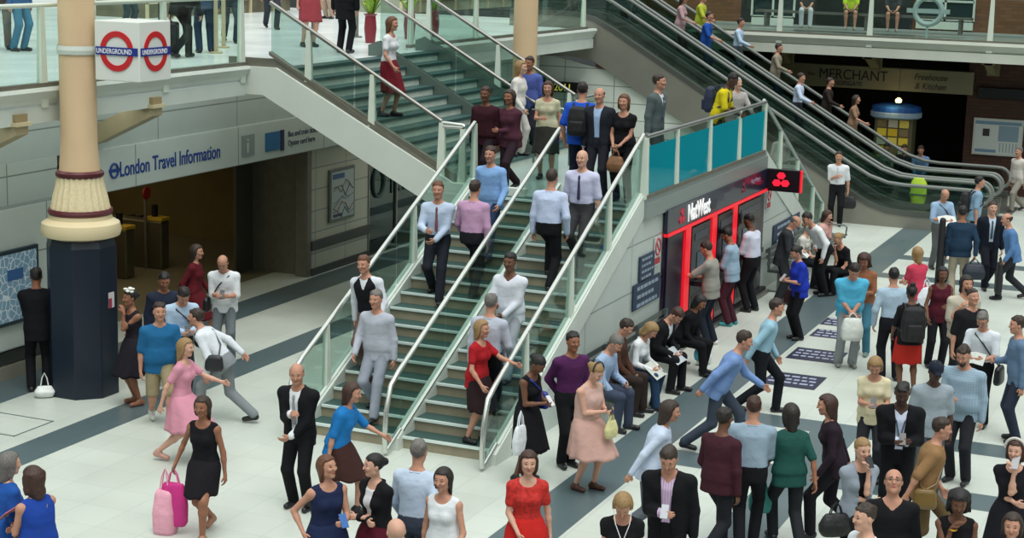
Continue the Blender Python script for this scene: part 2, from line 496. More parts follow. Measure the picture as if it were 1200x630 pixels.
        for j, (o, ln, r) in enumerate(((.027, .070, .0088), (.009, .078, .0090), (-.009, .073, .0086), (-.026, .058, .0076))):
            base = k0 + side_v * o * sc * .6; kn = wr + d * .085 * sc + side_v * o * sc
            S1.cap(base, kn, .013, .0115, k=.010)
            c1 = curl * .7; c2 = curl * 1.5
            p1 = kn + (d * math.cos(c1) + pn * math.sin(c1)) * ln * .5 * sc
            p2 = p1 + (d * math.cos(c2) + pn * math.sin(c2)) * ln * .5 * sc
            S1.cap(kn, p1, r * 1.02, r, k=.003); S1.cap(p1, p2, r, r * .82, k=.003)
        tb = wr + d * .03 + side_v * .02
        t1 = tb + (d * .6 + side_v * .7 + pn * .35) * .035; t2 = t1 + unit(d * .9 + side_v * .25 + pn * .4) * .032
        S1.cap(tb, t1, .013, .0105, k=.006); S1.cap(t1, t2, .0105, .0085, k=.003)
        hboxes.append(S1)
    parts = []
    hl = HC[:3, 3] - .14; hu = HC[:3, 3] + .16
    def nohead(P):   # leave the finer head to its own grid
        c = HC[:3, 3]; return .098 - np.max(np.abs(P - c), axis=-1)
    fine = .017
    B.c = []
    neck_cut = lambda P, n=Hh[:3, 2], o=ap(Hh, 0, 0, .015): (P - o) @ n
    B.c = [neck_cut]; v1 = B.mesh(fine)
    keep = v1
    parts.append(keep)
    B.c = [eyes, lambda P, n=Hh[:3, 2], o=ap(Hh, 0, 0, -.012): -((P - o) @ n)]
    parts.append(B.mesh(.0095, HC[:3, 3] - .19, HC[:3, 3] + .16))
    for S1 in hboxes: parts.append(S1.mesh(.0075))
    HCi = np.linalg.inv(HC)
    def face_mi(c):
        qx = c @ HCi[:3, :3].T + HCi[:3, 3]
        r = np.zeros(len(c), int)
        e = (np.abs(np.abs(qx[:, 1]) - .031) < .009) & (np.abs(qx[:, 2] - .013) < .005) & (qx[:, 0] > .06)
        r[e] = 1
        b = (np.abs(np.abs(qx[:, 1]) - .031) < .014) & (np.abs(qx[:, 2] - .037) < .004) & (qx[:, 0] > .06)
        r[b] = 2
        l = (np.abs(qx[:, 1]) < .022) & (np.abs(qx[:, 2] + .053) < .008) & (qx[:, 0] > .06)
        r[l] = 3
        return r
    SKL = {'pale': '#a8554e', 'fair': '#9a4d42', 'tan': '#7d4034', 'brown': '#54261f', 'dark': '#2e1614'}
    body = sdf_obj('body', parts, [skin_mat(skin), mat('eye', '#1b1613', .3), hair_mat(hairc), mat('lips', SKL.get(skin, '#8a4a40'), .5)], root, mi=face_mi)
    objs = [body]
    def G(name, S_, m, hvox=.017, mi=None):
        o = sdf_obj(name, [S_.mesh(hvox)], m, root, mi); objs.append(o); return o
    def torso_cut(zlo=None, zhi=None, neck=True, V=0.):
        Ti = np.linalg.inv(T)
        def c(P):
            q = P @ Ti[:3, :3].T + Ti[:3, 3]
            d = np.full(P.shape[:-1], -1.)
            if neck: d = np.maximum(d, .068 - np.linalg.norm(q - V3(.035, 0, .545), axis=-1))
            if V:
                wd = np.interp(q[..., 2], [V, .50], [-.02, .075]); d = np.maximum(d, np.where(q[..., 0] > 0, wd - np.abs(q[..., 1]), -1))
            return d
        return c
    def legcap(S_, r0, r1, r2, ln, k=.03):
        for q in (1, -1):
            hip, knee, ank = legj[q]
            S_.cap(hip, knee, r0, r1, k=k)
            if ln > .5:
                e = knee + (ank + (ank - knee) * .02 - knee) * ((ln - .5) / .5)
                S_.cap(knee, e, r1, r2, k=.02)
    # ---------------- lower clothes
    if bot:
        bk, bc, bl = bot
        if bk == 'trousers' or bk == 'shorts':
            S_ = Shape(); S_.loft(T, prof, off=.018, zlo=-.12, zhi=.07, k=.03)
            if bk == 'shorts':
                for q in (1, -1):
                    hip, knee, ank = legj[q]; e = hip + (knee - hip) * bl
                    S_.cap(hip, e, lr[0] + .016, .088, k=.03)
                S_.cut(lambda P: -(P[..., 2] - min(legj[1][1][2], legj[-1][1][2]) - .01) if not sit else P[..., 2] * 0 - 1)
            else:
                legcap(S_, lr[0] + .014, .072, .064 * bl, 1.0)
                if not sit: S_.cut(lambda P: (.035 - P[..., 2]) if legs.startswith('stand') or legs in ('close', 'lean', 'cross') else P[..., 2] * 0 - 1)
            G('trousers' if bk == 'trousers' else 'shorts', S_, cloth(bc))
            if belt:
                S_ = Shape(); S_.loft(T, prof, off=.024, zlo=.045, zhi=.078, k=0); G('belt', S_, mat('leather', belt, .5), .012)
        else:   # skirt / dress skirt
            n = 48; rings = 14; vs = []; fs = []
            kz = (legj[1][1] + legj[-1][1]) / 2; az = (legj[1][2] + legj[-1][2]) / 2
            topc = ap(T, 0, 0, .10 if bk == 'dress' else .07)
            hem = (pel + (kz - pel) * min(bl, 1)) if bl <= 1 else kz + (az - kz) * (bl - 1)
            if sit: hem = kz * min(bl, 1) + pel * (1 - min(bl, 1)); 
            flare = {'skirt': .04, 'dress': .075, 'flared': .13, 'pencil': .0}[bk]
            dxs = abs(legj[1][1][0] - legj[-1][1][0]) * .5
            for i in range(rings):
                t = i / (rings - 1)
                c = topc * (1 - t) + hem * t
                a0 = (.105 if not f else .10) * ww + .016; b0 = .145 * ww + .016
                hipf = math.sin(min(t / .3, 1) * PI / 2)
                a = a0 + .025 * hipf + (flare + dxs * .8) * t; b = b0 + .045 * hipf + (flare * .8 - (.02 if bk == 'pencil' else 0)) * t
                for j in range(n):
                    an = 2 * PI * j / n
                    rp = 1 + (.05 if flare > .03 else .015) * t * math.sin(an * (9 if flare > .03 else 5) + 1.3 * math.sin(3 * an))
                    if sit:
                        vs.append((c[0], c[1] + math.cos(an) * b * rp, c[2] + math.sin(an) * (a if t < .3 else .09) * rp) if t > .15 else (c[0] + math.cos(an) * a, c[1] + math.sin(an) * b, c[2]))
                    else: vs.append((c[0] + math.cos(an) * a * rp, c[1] + math.sin(an) * b * rp, c[2] + (.012 * math.sin(an * 7) * t)))
            if sit:
                S_ = Shape(); S_.loft(T, prof, off=.02, zlo=-.12, zhi=.12, k=.03)
                for q in (1, -1):
                    hip, knee, ank = legj[q]; S_.cap(hip, hip + (knee - hip) * min(bl, 1), lr[0] + .03, .085, k=.06)
                S_.cap((legj[1][0] + legj[-1][0]) / 2, (legj[1][1] + legj[-1][1]) / 2 * .9 + .1 * pel, .09, .075, k=.05)
                G('skirt', S_, cloth(bc))
            else:
                for i in range(rings - 1):
                    for j in range(n):
                        j2 = (j + 1) % n; fs.append((i * n + j, (i + 1) * n + j, (i + 1) * n + j2, i * n + j2))
                fs.append(tuple(range(n)))
                o = mesh_obj('skirt', vs, fs, cloth(bc), root, True); objs.append(o)
                so = o.modifiers.new('hem', 'SOLIDIFY'); so.thickness = .006
    # ---------------- upper clothes
    if top:
        tc, sl, tuck, tk = (top + ('shirt',))[:4]
        S_ = Shape(); off = (.014 if tuck else .022) if tk != 'loose' else .034
        zlo = .03 if tuck else (-.13 if tk != 'crop' else .02)
        S_.loft(T, prof, off=off, zlo=max(zlo, .03), zhi=.505, k=.02)
        if zlo < .03:
            a8 = max(prof[4][1], .112); hem = [(zlo, max(prof[0][1], .122), .192), (-.03, max(prof[1][1], .118), .186), (.09, float(np.interp(.09, [p[0] for p in prof], [p[1] for p in prof])) + .016, float(np.interp(.09, [p[0] for p in prof], [p[2] for p in prof])) + .024), (.18, prof[3][1] + .002, prof[3][2] + .002)]
            S_.loft(T, hem, off=.012, zlo=zlo, zhi=.18, k=.05)
        if f:
            for q in (1, -1): S_.ell(T, (.077 * ww, q * .062, .315), (.072, .074, .07), k=.03)
        for q in (1, -1):
            sh, elb, wr = armj[q]
            if sl > 0:
                S_.cap(ap(T, 0, q * .06, .468), sh, .058, .066 * kk, k=.03)
                if sl <= .55: S_.cap(sh, sh + (elb - sh) * sl / .5, .064 * kk, .062 * kk, k=.03)
                else:
                    S_.cap(sh, elb, .062 * kk, .056 * kk, k=.03); S_.cap(elb, elb + (wr - elb) * min((sl - .5) * 2, 1), .055 * kk, .043 * kk, k=.02)
            else:
                S_.cap(ap(T, 0, q * .05, .472), ap(T, 0, q * .13, .46), .05, .05, k=.03)
        if tk == 'vneck': S_.cut(torso_cut(V=.30))
        elif tk == 'scoop':
            Ti = np.linalg.inv(T)
            S_.cut(lambda P: .105 - np.linalg.norm((P @ Ti[:3, :3].T + Ti[:3, 3] - V3(.06, 0, .55)), axis=-1)); 
        else: S_.cut(torso_cut(V=.42 if tk == 'open' else 0))
        nm = {'shirt': 'shirt', 'tee': 't_shirt', 'dress': 'bodice'}.get(tk, 'top' if f else 'shirt')
        G(nm, S_, cloth(tc) if not stripe else stripe)
        if tk in ('shirt', 'open') and sl > .3:    # collar
            S_ = Shape()
            for q in (1, -1):
                S_.cap(ap(T, -.055, q * .045, .50), ap(T, .03, q * .062, .49), .014, k=.01); S_.cap(ap(T, .03, q * .062, .49), ap(T, .082, q * .03, .455), .014, .010, k=.01)
            S_.cap(ap(T, -.065, .045, .50), ap(T, -.065, -.045, .50), .014, k=.01)
            G('collar', S_, cloth(tc), .011)
    if tie:
        S_ = Shape(); S_.cap(ap(T, .115 * ww, 0, .452), ap(T, .125 * ww, 0, .43), .016, k=.0); S_.cap(ap(T, .122 * ww, 0, .43), ap(T, .140 * ww + belly * .1, 0, .14), .013, .024, k=.01)
        G('necktie', S_, cloth(tie), .010)
    if lanyard:
        mb = MB(); mb.tube([ap(T, -.06, 0, .51), ap(T, .03, .075, .49), ap(T, .125 * ww, .045, .38), ap(T, .14 * ww, .0, .18)], .008, 6); mb.tube([ap(T, -.06, 0, .51), ap(T, .03, -.075, .49), ap(T, .125 * ww, -.045, .38), ap(T, .14 * ww, .0, .18)], .008, 6)
        mb.build('lanyard', cloth(lanyard), root)
    for gm, nm in ((vest, 'waistcoat'), (jacket, 'jacket')):
        if not gm: continue
        jc, opn, jl = gm
        S_ = Shape(); off = .030 if nm == 'jacket' else .022
        S_.loft(T, prof, off=off, zlo=jl, zhi=.515, k=.02)
        if f:
            for q in (1, -1): S_.ell(T, (.078 * ww, q * .062, .315), (.08, .084, .075), k=.03)
        if nm == 'jacket':
            for q in (1, -1):
                sh, elb, wr = armj[q]
                S_.cap(ap(T, 0, q * .06, .468), sh, .066, .077 * kk, k=.03)
                S_.cap(sh, elb, .072 * kk, .064 * kk, k=.03); S_.cap(elb, elb + (wr - elb) * .93, .062 * kk, .05 * kk, k=.02)
                if jl < -.12:      # skirts of the coat hang over the hips
                    pass
        Ti = np.linalg.inv(T)
        def front(P, opn=opn, jl=jl):
            q = P @ Ti[:3, :3].T + Ti[:3, 3]; z = q[..., 2]
            if opn == 'open': wd = np.interp(z, [jl, .10, .40, .50], [.07, .038, .052, .07])
            elif opn == 'closed': wd = np.interp(z, [jl, jl + .12, .17, .40, .50], [.03, -.02, -.02, .06, .075])
            else: wd = np.interp(z, [.3, .5], [-.02, .06])
            return np.where((q[..., 0] > 0.0), wd - np.abs(q[..., 1]), -1)
        S_.cut(front); S_.cut(torso_cut())
        G(nm, S_, cloth(jc, vary=.03), .015)
        if nm == 'jacket' and opn in ('open', 'closed'):
            S_ = Shape()
            for q in (1, -1):
                w1 = .088 if opn == 'open' else .082; z2 = .2 if opn == 'open' else .2
                S_.cap(ap(T, -.02, q * .075, .50), ap(T, .075, q * w1, .43), .016, .02, k=.01); S_.cap(ap(T, .08, q * w1, .43), ap(T, .128 * ww, q * (.052 if opn == 'open' else .012), z2), .02, .010, k=.01)
            S_.cap(ap(T, -.07, .05, .51), ap(T, -.07, -.05, .51), .018, k=.02)
            for q in (1, -1): S_.cap(ap(T, -.07, q * .05, .51), ap(T, -.02, q * .075, .50), .018, .016, k=.01)
            G('lapels', S_, cloth(jc, vary=.03), .012)
    if scarf:
        S_ = Shape()
        for a in range(8):
            t0 = a / 8 * 2 * PI; t1 = (a + 1) / 8 * 2 * PI
            S_.cap(ap(T, .01 + .085 * math.cos(t0), .085 * math.sin(t0), .49 - .03 * math.cos(t0)), ap(T, .01 + .085 * math.cos(t1), .085 * math.sin(t1), .49 - .03 * math.cos(t1)), .026, k=.01)
        G('scarf', S_, cloth(scarf), .013)
    # ---------------- shoes
    if shoe:
        for q in (1, -1):
            hip, knee, ank = legj[q]; S_ = Shape()
            wk = legs.startswith('walk') and ank[0] < 0
            hl_ = ank + V3(-.035, 0, -.045); toe = ank + (V3(.14, q * .02, -.05) if not wk else V3(.125, 0, -.085))
            S_.cap(hl_, toe, .042, .034, k=.02); S_.cap(hl_, ank + V3(0, 0, -.01), .040, .046, k=.02)
            zb = ft[q][2] if not wk else -9
            zb = ank[2] - .085
            if not wk: S_.cut(lambda P, zb=zb: zb + .002 - P[..., 2])
            G('shoe', S_, mat('shoe_leather', shoe, .45, vary=.05), .012)
    # ---------------- hair
    HCi2 = np.linalg.inv(HC)
    def hair_cut(a=.75, b=-.66, c=.004, zmin=-.075, zmax=9, xmax=9):
        def f_(P):
            q = P @ HCi2[:3, :3].T + HCi2[:3, 3]
            d = np.maximum(a * q[..., 0] + b * q[..., 2] - c + .9 * np.maximum(0, np.abs(q[..., 1]) - .042) * (q[..., 0] > .02) + .006 * np.sin(q[..., 1] * 140), zmin - q[..., 2])
            return np.maximum(np.maximum(d, q[..., 2] - zmax), q[..., 0] - xmax)
        return f_
    def face_cut(x0=.035, top_=.075, wid=.066):
        def f_(P):
            q = P @ HCi2[:3, :3].T + HCi2[:3, 3]
            return np.where((q[..., 2] < top_) & (q[..., 0] > x0 - .02), np.minimum(q[..., 0] - x0, np.minimum(wid - np.abs(q[..., 1]) + .0, top_ - q[..., 2])), -1)
        return f_
    if hair and hair != 'bald':
        S_ = Shape()
        if hair in ('short', 'quiff', 'ring', 'crop'):
            g = {'crop': -.004}.get(hair, 0)
            S_.ell(HC, (-.018, 0, .038), (.104 + g, .0835 + g, .098 + g), k=.0)
            rh = random.Random(int(abs(loc[0] * 991)) % 997)
            for _ in range(12):
                a = rh.uniform(0, 2 * PI); e = rh.uniform(.35, 1.3)
                S_.ell(HC, (-.016 + .092 * math.cos(a) * math.cos(e), .072 * math.sin(a) * math.cos(e), .036 + .085 * math.sin(e)), (.026, .024, .022), k=.015)
            if hair == 'quiff': S_.ell(HC, (.03, 0, .115), (.06, .06, .03), k=.03)
            S_.cut(hair_cut(zmin=-.062, zmax=.055 if hair == 'ring' else 9))
            if hair == 'ring': S_.cut(lambda P: (P @ HCi2[:3, :3].T + HCi2[:3, 3])[..., 0] - .03)
        elif hair == 'afro':
            S_.ell(HC, (-.02, 0, .04), (.125, .115, .115), k=.0); S_.cut(hair_cut(zmin=-.08))
        elif hair in ('bun', 'tied', 'pony', 'topbun'):
            S_.ell(HC, (-.018, 0, .038), (.108, .086, .097), k=.0)
            S_.cut(hair_cut(zmin=-.07))
            if hair == 'pony':
                S_.cap(ap(HC, -.11, 0, .05), ap(HC, -.15, 0, .0), .03, .035, k=.02); S_.cap(ap(HC, -.15, 0, .0), ap(HC, -.13, 0, -.17), .035, .018, k=.02)
            else:
                S_.ell(HC, (-.125, 0, .03) if hair != 'topbun' else (-.06, 0, .14), (.042, .045, .042), k=.02)
            S_.c = [lambda P: np.minimum(hair_cut(zmin=-.07)(P), ((P @ HCi2[:3, :3].T + HCi2[:3, 3])[..., 0] + .085))]
        elif hair in ('bob', 'long', 'curly', 'longc', 'medium'):
            dn = {'bob': -.13, 'medium': -.16, 'long': -.27, 'curly': -.15, 'longc': -.24}[hair]
            g = .012 if hair in ('curly', 'longc') else 0
            S_.ell(HC, (-.016, 0, .038), (.112 + g, .092 + g, .10 + g), k=.0)
            S_.cap(ap(HC, -.045, .0, .0), ap(HC, -.065, 0, dn), .088 + g, .06 + g, k=.04)
            for q in (1, -1):
                S_.cap(ap(HC, -.005, q * .062, .02), ap(HC, -.01, q * (.078 + g), dn * .9), .036 + g, .034 + g, k=.03)
            if hair in ('curly', 'longc'):
                rr = random.Random(5)
                for _ in range(40):
                    a = rr.uniform(.9, 2 * PI - .9); z = rr.uniform(dn, .085)
                    S_.ell(HC, (-.022 + .098 * math.cos(a), .084 * math.sin(a), z * (.9 if z > 0 else 1)), (.028, .028, .026), k=.02)
            S_.cut(face_cut()); S_.cut(hair_cut(a=1, b=-.55, c=.035, zmin=-9))
        G('hair', S_, hair_mat(hairc), .0125)
    if beard:
        S_ = Shape(); S_.cap(ap(HC, .02, 0, -.035), ap(HC, .055, 0, -.086), .064, .038, k=.02)
        S_.cut(lambda P: (P @ HCi2[:3, :3].T + HCi2[:3, 3])[..., 2] + .043); G('beard', S_, hair_mat(beard), .010)
    if cap:
        S_ = Shape(); S_.ell(HC, (-.012, 0, .045), (.115, .093, .095), k=.0)
        S_.cap(ap(HC, .08, .03, .052), ap(HC, .15, .02, .040), .012, .008, k=.01); S_.cap(ap(HC, .08, -.03, .052), ap(HC, .15, -.02, .040), .012, .008, k=.01); S_.cap(ap(HC, .15, .025, .04), ap(HC, .15, -.025, .04), .009, k=.015)
        S_.cap(ap(HC, .1, 0, .05), ap(HC, .15, 0, .042), .011, .009, k=.015)
        S_.cut(lambda P: .046 - (P @ HCi2[:3, :3].T + HCi2[:3, 3])[..., 2] - .02)
        G('cap', S_, cloth(cap), .010)
    if glasses:
        mb = MB()
        for q in (1, -1):
            mb.tube([ap(HC, .108, q * .032 + .019 * math.cos(a), .014 + .016 * math.sin(a)) for a in [i * PI / 5 for i in range(10)]], .0022, 5, closed=True)
            mb.tube([ap(HC, .106, q * .051, .016), ap(HC, -.01, q * .085, .016)], .0022, 5)
        mb.tube([ap(HC, .110, .013, .014), ap(HC, .110, -.013, .014)], .0022, 5)
        mb.build('glasses', mat('spectacle_frame', '#15161a', .4), root)
    root.scale = (s, s, s)
    if root.children: pass
    c, sn = math.cos(heading), math.sin(heading)
    def W(p): return V3(loc[0] + s * (c * p[0] - sn * p[1]), loc[1] + s * (sn * p[0] + c * p[1]), loc[2] + s * p[2])
    info = dict(root=root, T=T, s=s, heading=heading, loc=loc, hand={1: W(armj[1][2] + unit(armj[1][2] - armj[1][1]) * .07), -1: W(armj[-1][2] + unit(armj[-1][2] - armj[-1][1]) * .07)},
                W=W, head=W(HC[:3, 3]), TW=lambda x, y, z: W(ap(T, x, y, z)), Rw=Rz(heading) @ T[:3, :3])
    return info
def headloc(x, y, h, z=0.0, k=1.0):
    """floor point of somebody whose crown shows at (x, y)"""
    p = atz(x, y, z + h * k); return (p[0], p[1], z)
# ------------------------------------------------------------------ surface patterns
def panel_mat(name, col, bw, bh, axis='xz', mortar='#7d8783', ms=.012, rough=.35, off=0., col2=None, shift=(0, 0), bump=.2):
    mt = mat(name, col, rough); nt = mt.node_tree; N = nt.nodes; L = nt.links; b = N['Principled BSDF']
    tc = N.new('ShaderNodeTexCoord'); sp = N.new('ShaderNodeSeparateXYZ'); cb = N.new('ShaderNodeCombineXYZ')
    L.new(tc.outputs['Object'], sp.inputs[0])
    for i, a in enumerate(axis):
        ad = N.new('ShaderNodeMath'); ad.operation = 'ADD'; ad.inputs[1].default_value = shift[i]
        L.new(sp.outputs['XYZ'.index(a.upper())], ad.inputs[0]); L.new(ad.outputs[0], cb.inputs[i])
    br = N.new('ShaderNodeTexBrick'); br.offset = off; br.inputs['Scale'].default_value = 1
    br.inputs['Brick Width'].default_value = bw; br.inputs['Row Height'].default_value = bh
    br.inputs['Mortar Size'].default_value = ms; br.inputs['Mortar Smooth'].default_value = .1
    br.inputs['Color1'].default_value = _hex(col); br.inputs['Color2'].default_value = _hex(col2 or col); br.inputs['Mortar'].default_value = _hex(mortar)
    L.new(cb.outputs[0], br.inputs['Vector'])
    nz = N.new('ShaderNodeTexNoise'); nz.inputs['Scale'].default_value = 1.7; nz.inputs['Detail'].default_value = 5; L.new(tc.outputs['Object'], nz.inputs['Vector'])
    mp = N.new('ShaderNodeMapRange'); mp.inputs['To Min'].default_value = .9; mp.inputs['To Max'].default_value = 1.06; L.new(nz.outputs['Fac'], mp.inputs['Value'])
    mx = N.new('ShaderNodeMix'); mx.data_type = 'RGBA'; mx.blend_type = 'MULTIPLY'; mx.inputs['Factor'].default_value = 1
    L.new(br.outputs['Color'], mx.inputs['A']); L.new(mp.outputs['Result'], mx.inputs['B']); L.new(mx.outputs['Result'], b.inputs['Base Color'])
    bp = N.new('ShaderNodeBump'); bp.invert = True; bp.inputs['Strength'].default_value = bump; bp.inputs['Distance'].default_value = .01
    L.new(br.outputs['Fac'], bp.inputs['Height']); L.new(bp.outputs['Normal'], b.inputs['Normal'])
    return mt
def terrazzo(name, col, rough, tile=.6):
    mt = mat(name, col, rough, spec=.5); nt = mt.node_tree; N = nt.nodes; L = nt.links; b = N['Principled BSDF']
    tc = N.new('ShaderNodeTexCoord')
    n1 = N.new('ShaderNodeTexNoise'); n1.inputs['Scale'].default_value = 90; n1.inputs['Detail'].default_value = 2
    n2 = N.new('ShaderNodeTexNoise'); n2.inputs['Scale'].default_value = .8; n2.inputs['Detail'].default_value = 6
    br = N.new('ShaderNodeTexBrick'); br.offset = 0; br.inputs['Scale'].default_value = 1; br.inputs['Brick Width'].default_value = tile; br.inputs['Row Height'].default_value = tile
    br.inputs['Mortar Size'].default_value = .004; br.inputs['Color1'].default_value = (1, 1, 1, 1); br.inputs['Color2'].default_value = (.93, .93, .93, 1); br.inputs['Mortar'].default_value = (.72, .74, .74, 1)
    for n in (n1, n2, br): L.new(tc.outputs['Object'], n.inputs['Vector'])
    m1 = N.new('ShaderNodeMapRange'); m1.inputs['To Min'].default_value = .86; m1.inputs['To Max'].default_value = 1.12; L.new(n1.outputs['Fac'], m1.inputs['Value'])
    m2 = N.new('ShaderNodeMapRange'); m2.inputs['To Min'].default_value = .84; m2.inputs['To Max'].default_value = 1.12; L.new(n2.outputs['Fac'], m2.inputs['Value'])
    last = None
    for src in (m1.outputs['Result'], m2.outputs['Result'], br.outputs['Color']):
        mx = N.new('ShaderNodeMix'); mx.data_type = 'RGBA'; mx.blend_type = 'MULTIPLY'; mx.inputs['Factor'].default_value = 1
        if last is None: mx.inputs['A'].default_value = _hex(col)
        else: L.new(last, mx.inputs['A'])
        L.new(src, mx.inputs['B']); last = mx.outputs['Result']
    L.new(last, b.inputs['Base Color'])
    r = N.new('ShaderNodeMapRange'); r.inputs['To Min'].default_value = rough * .7; r.inputs['To Max'].default_value = rough * 1.35; L.new(n2.outputs['Fac'], r.inputs['Value']); L.new(r.outputs['Result'], b.inputs['Roughness'])
    return mt

ZU = 4.35; ZL = 2.6
M_light = terrazzo('pale_terrazzo', '#c6cdc4', .32)
M_dark = terrazzo('slate_terrazzo', '#56666a', .3)
M_upper = terrazzo('daylit_upper_floor', '#e6eeef', .22, 1.2)  # whitened: the strong daylight upstairs is put into the floor colour
M_white = mat('white_painted_steel', '#cdd5cd', .4, vary=.05, scale=2)
M_post = mat('post_paint', '#d3dccf', .4, vary=.04, scale=3)
M_cream = mat('cream_paint', '#c9bd9a', .5, vary=.05, scale=3)
M_steel = mat('brushed_steel', '#b9bfc0', .28, metal=1., vary=.06, scale=40)
M_steel_d = mat('dull_steel', '#8a8984', .42, metal=.85, vary=.08, scale=4)
M_dull = mat('grey_brown_rail_base', '#77756a', .45, metal=.4, vary=.1, scale=5)
M_glass = glass_mat('balustrade_glass', '#edf7f2', .02)
M_glass2 = glass_mat('green_tinted_glass', '#dce9e5', .03)
M_glassD = glass_mat('dark_teal_glass', '#6c958d', .05)
M_black = mat('black_metal', '#101214', .5)
M_wallp = panel_mat('pale_wall_panels', '#bcc7c0', 1.25, .62, 'xz', shift=(.2, .12))
M_wallp_y = panel_mat('white_wall_tiles', '#d6ddd4', 1.35, .42, 'yz', mortar='#87908a')
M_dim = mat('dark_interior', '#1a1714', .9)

# ------------------------------------------------------------------ floor with its slate bands
def banded_floor():
    xs = [8, 20.3, 20.95, 22.65, 23.25, 34.4, 34.95, 36.7, 37.25, 41.5, 56]
    ys = [-12, 4.5, 5.15, 6.65, 7.35, 13.55, 14.15, 15.65, 16.4, 17.3, 26]
    vs = []; fs = []; mi = []
    for x in xs:
        for y in ys: vs.append((x, y, 0))
    ny = len(ys)
    for i in range(len(xs) - 1):
        for j in range(ny - 1):
            xc = (xs[i] + xs[i + 1]) / 2; yc = (ys[j] + ys[j + 1]) / 2
            dark = 6.65 < yc < 7.35 or 13.55 < yc < 14.15 or 15.65 < yc < 16.4
            if 4.5 < yc < 5.15 and xc < 23.25: dark = True
            if yc < 6.65 and (20.3 < xc < 20.95 or 22.65 < xc < 23.25 or 34.4 < xc < 34.95 or 36.7 < xc < 37.25): dark = True
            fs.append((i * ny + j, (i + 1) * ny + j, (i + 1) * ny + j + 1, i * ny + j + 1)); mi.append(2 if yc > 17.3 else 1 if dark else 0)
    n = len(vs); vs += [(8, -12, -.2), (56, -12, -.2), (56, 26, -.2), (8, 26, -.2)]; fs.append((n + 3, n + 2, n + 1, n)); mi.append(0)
    struct(mesh_obj('floor', vs, fs, [M_light, M_dark, terrazzo('shaded_hall_terrazzo', '#7d7660', .4)], mi=mi))  # gate hall floor is darker: shade of the hall put into its colour
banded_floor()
# floor hatch, left
mb = MB(); a = atz(4, 487); b_ = atz(52, 497); 
hx0, hx1, hy0, hy1 = 17.35, 18.15, 14.45, 15.35
for p, q in (((hx0, hy0), (hx1, hy0)), ((hx1, hy0), (hx1, hy1)), ((hx1, hy1), (hx0, hy1)), ((hx0, hy1), (hx0, hy0))):
    mb.box(min(p[0], q[0]) - .012, max(p[0], q[0]) + .012, min(p[1], q[1]) - .012, max(p[1], q[1]) + .012, 0, .004)
struct(mb.build('trim_1', M_dark))

# floor stickers by the cash machines
for i, (x, y) in enumerate(((29.75, 6.22), (28.75, 6.16), (27.1, 6.12), (25.3, 6.05))):
    t = empty('floor_sticker', (x, y, 0), 0)
    tag(t, ['navy floor sticker farthest from the viewer behind the cyan shirt man', 'second navy floor sticker from the far end, between the queueing people', 'navy floor sticker at the feet of the woman in cobalt blue', 'navy floor sticker nearest the viewer, fourth in the row'][i], 'floor sticker', 'navy floor stickers in a row')
    MB().box(-.42 if i > 1 else -.3, .42 if i > 1 else .3, -.42, .42, .001, .006).build('panel', mat('navy_vinyl', '#1b1c38', .5), t)
    for k in range(3):
        mb = MB(); rq = random.Random(i * 5 + k); yy = .36
        while yy > -.32:
            w_ = rq.uniform(.05, .13); mb.box(-.21 + k * .2, -.13 + k * .2, yy - w_, yy, .006, .0072); yy -= w_ + .035
        mb.build('lettering', mat('vinyl_print', '#9aa0b8', .6), t)

# ------------------------------------------------------------------ left side wall, its fascia and the opening
YW = 16.5
struct(boxo('wall_left', (10, 22.1, YW, YW + .3, 0, 2.5), M_wallp))
struct(boxo('wall_left_band', (10, 20.95, YW - .02, YW + .3, 2.5, 3.16), M_wallp))
struct(boxo('wall_left_upper', (10, 40, YW, YW + .3, 3.16, 4.1), panel_mat('upper_wall_panels', '#b4bfbb', 2.4, 1.2, 'xz', shift=(.4, 0))))
struct(boxo('wall_left_pier', (28.65, 30.95, YW, YW + .5, 0, 2.5), panel_mat('pier_tiles', '#b9b9a6', 1.2, .42, 'xz')))
struct(boxo('wall_left_pier_return', (28.6, 28.66, YW + .02, YW + 1.6, 0, 2.48), M_dull))
# protruding cladding left of the column
mb = MB(); mb.box(10, 20.95, YW - .16, YW, .45, 2.56); struct(mb.build('trim_2', panel_mat('cladding', '#c2cbc4', 1.55, .72, 'xz', shift=(1.2, .33)), bevel=.03))
mb = MB(); mb.box(10, 22.1, YW - .05, YW + .0, .22, .40); mb.box(28.6, 30.95, YW - .05, YW + .0, .5, .68)
struct(mb.build('trim_3', mat('skirting_dark', '#3c3f3c', .5)))
mb = MB(); mb.box(10, 22.1, YW - .10, YW, 0, .20); struct(mb.build('baseboard_left', mat('stone_plinth', '#8b887a', .5)))
mb = MB(); mb.box(28.6, 30.95, YW - .05, YW, 0, .14); struct(mb.build('baseboard_pier', mat('skirting_dark', '#3c3f3c', .5)))
fas = empty('information_fascia', (20.95, YW - .12, 2.48)); tag(fas, 'long white sign board reading London Travel Information over the dark entrance', 'sign')
def rel(o, x, y, z): return (x - o.location[0], y - o.location[1], z - o.location[2])
def lbox(name, b, m, o, bevel=0.):
    l = o.location; return boxo(name, (b[0] - l[0], b[1] - l[0], b[2] - l[1], b[3] - l[1], b[4] - l[2], b[5] - l[2]), m, o, bevel)
struct(boxo('dark_recess', (20.95, 21.15, YW - .04, YW + .1, 2.5, 3.0), M_black))  # black box painted as the dark inside a small recess
lbox('board', (21.15, 31, YW - .12, YW + .3, 2.48, 3.16), panel_mat('fascia_panels', '#c6d0cb', 3.05, 2, 'xz', shift=(1.2, 0)), fas)
M_blue = mat('sign_blue', '#1c3f8c', .5)
text_obj('lettering', 'London Travel Information', .34, (22.36, YW - .125, 2.69), (1, 0, 0), (0, 0, 1), M_blue, fas, .004, sx=.78, bold=.004)
tx = 25.95
